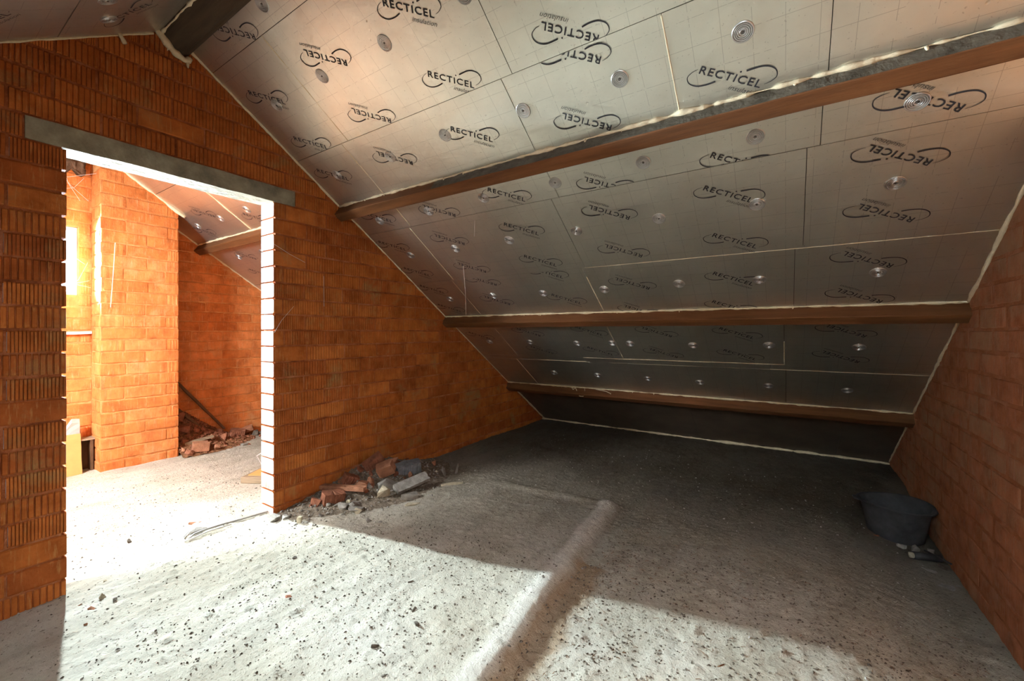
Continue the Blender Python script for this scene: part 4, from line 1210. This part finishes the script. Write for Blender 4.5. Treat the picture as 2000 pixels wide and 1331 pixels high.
lump('broken_brick', 'grey brick piece filling the bottom of the black bucket', 'brick', BX + .0, BY - .01, bz + .018, (.20, .17, .09), (5, 8, 10), M_GREY, 301)

# litter in front of the bucket
z = fz(.70, 3.38)
bm = bmesh.new(); tube(bm, [(.628, 3.36, fz(.63, 3.36) + .024), (.70, 3.385, z + .024), (.755, 3.40, fz(.755, 3.4) + .026)], [.022, .021, .020], 14)
t = tag(obj('dark_tube', bm, M_RUBBER, None, True), 'short dark tube with a pale end lying before the bucket', 'tube')
bm = bmesh.new(); tube(bm, [(.612, 3.354, fz(.62, 3.36) + .024), (.630, 3.361, fz(.63, 3.36) + .024)], .016, 12)
obj('tube_cap', bm, M_PALE, t, True)
bar('thin_rod', 'thin dark rod pointing at the wall beside the short tube', 'rod', (.69, 3.43, fz(.70, 3.42) + .045), (.782, 3.33, fz(.77, 3.33) + .035), .008, .008, M_RUBBER)
for i, (x, y, d, m_, lab) in enumerate([
    (.60, 3.50, (.06, .05, .035), M_GREY, 'grey crumbly lump between bucket and short tube, leftmost'),
    (.665, 3.50, (.05, .035, .05), M_GREY, 'upright grey lump behind the middle of the short tube'),
    (.73, 3.50, (.06, .04, .045), M_GREY, 'grey lump behind the right end of the short tube'),
    (.755, 3.33, (.05, .045, .035), M_CRUMB, 'blackish lump touching the right wall beside the rod'),
    (.66, 3.26, (.10, .035, .018), M_GREY, 'flat grey flake in front of the short tube'),
    (.49, 3.55, (.05, .035, .02), M_RED, 'dull red chip at the left foot of the bucket'),
    (.40, 3.66, (.022, .015, .010), M_PALE, 'tiny pale chip on the floor left of the bucket'),
    (.50, 3.48, (.022, .018, .012), M_PALE, 'tiny pale chip before the bucket')]):
    lump('mortar_lump' if m_ is not M_RED else 'brick_chip', lab, 'mortar', x, y, fz(x, y), d, (5, 6, 40 * i), m_, 310 + i)
lump('mortar_patch', 'pale spill of mortar on the floor along the right wall', 'mortar', .69, 3.12, fz(.69, 3.12), (.20, .14, .014), (0, 0, 50), M_GREY, 330)

# ------------------------------------------------------------------ cobwebs and threads
def web(label, pts, r=.0011, parent=None):
    bm = bmesh.new(); tube(bm, pts, r, 4)
    return tag(obj('cobweb_strand', bm, M_WEB), label, 'cobweb')
XC = XW + .012
web('fine cobweb strand slanting over the bricks below the lintel end', [(XC, 1.43, 1.78), (XC + .01, 1.53, 1.728), (XC, 1.64, 1.69)])
web('forked cobweb strand low on the bricks right of the doorway', [(XC, 1.56, 1.38), (XC + .012, 1.47, 1.28), (XC, 1.43, 1.20)])
web('upright cobweb strand on the bricks above the wall middle', [(XC, 1.78, 1.61), (XC + .004, 1.78, 1.39)])
a_ = RP(-2.13, 2.005, .004); b_ = RP(-2.50, 2.60, .03)
web('long white thread hanging from the foil above the middle purlin', [a_, a_.lerp(b_, .5) + Vector((.0, .01, -.01)), b_], .0022)
web('short white thread on the foil below the upper purlin', [RP(-1.75, 1.60, .003), RP(-1.84, 1.73, .003)], .0018)
web('long cobweb thread hanging before the brick pier', [(-4.86, 1.13, 1.98), (-4.87, 1.12, 1.72), (-4.88, 1.105, 1.42)], .0025)
rw = random.Random(9)
for i, (p, q) in enumerate([((-5.12, .80, 2.62), (-5.14, 1.02, 2.36)), ((-5.13, .86, 2.64), (-5.10, .96, 2.34)), ((-5.15, .78, 2.50), (-5.0, 1.04, 2.58)), ((-5.16, .80, 2.0), (-5.15, 1.0, 1.80)), ((-5.17, .85, 1.68), (-5.17, 1.04, 1.60)), ((-5.17, .82, 1.62), (-5.16, 1.03, 1.66)), ((-5.17, .88, 1.56), (-5.16, 1.02, 1.82)), ((-5.15, .84, 2.42), (-5.13, .99, 2.55))]):
    p, q = Vector(p), Vector(q)
    m_ = p.lerp(q, .5) + Vector((.01, rw.uniform(-.03, .03), rw.uniform(-.04, -.01)))
    o = web('pale cobweb strand by the bright gable window', [p, m_, q], .0012)
    o['group'] = 'cobwebs by the gable window'
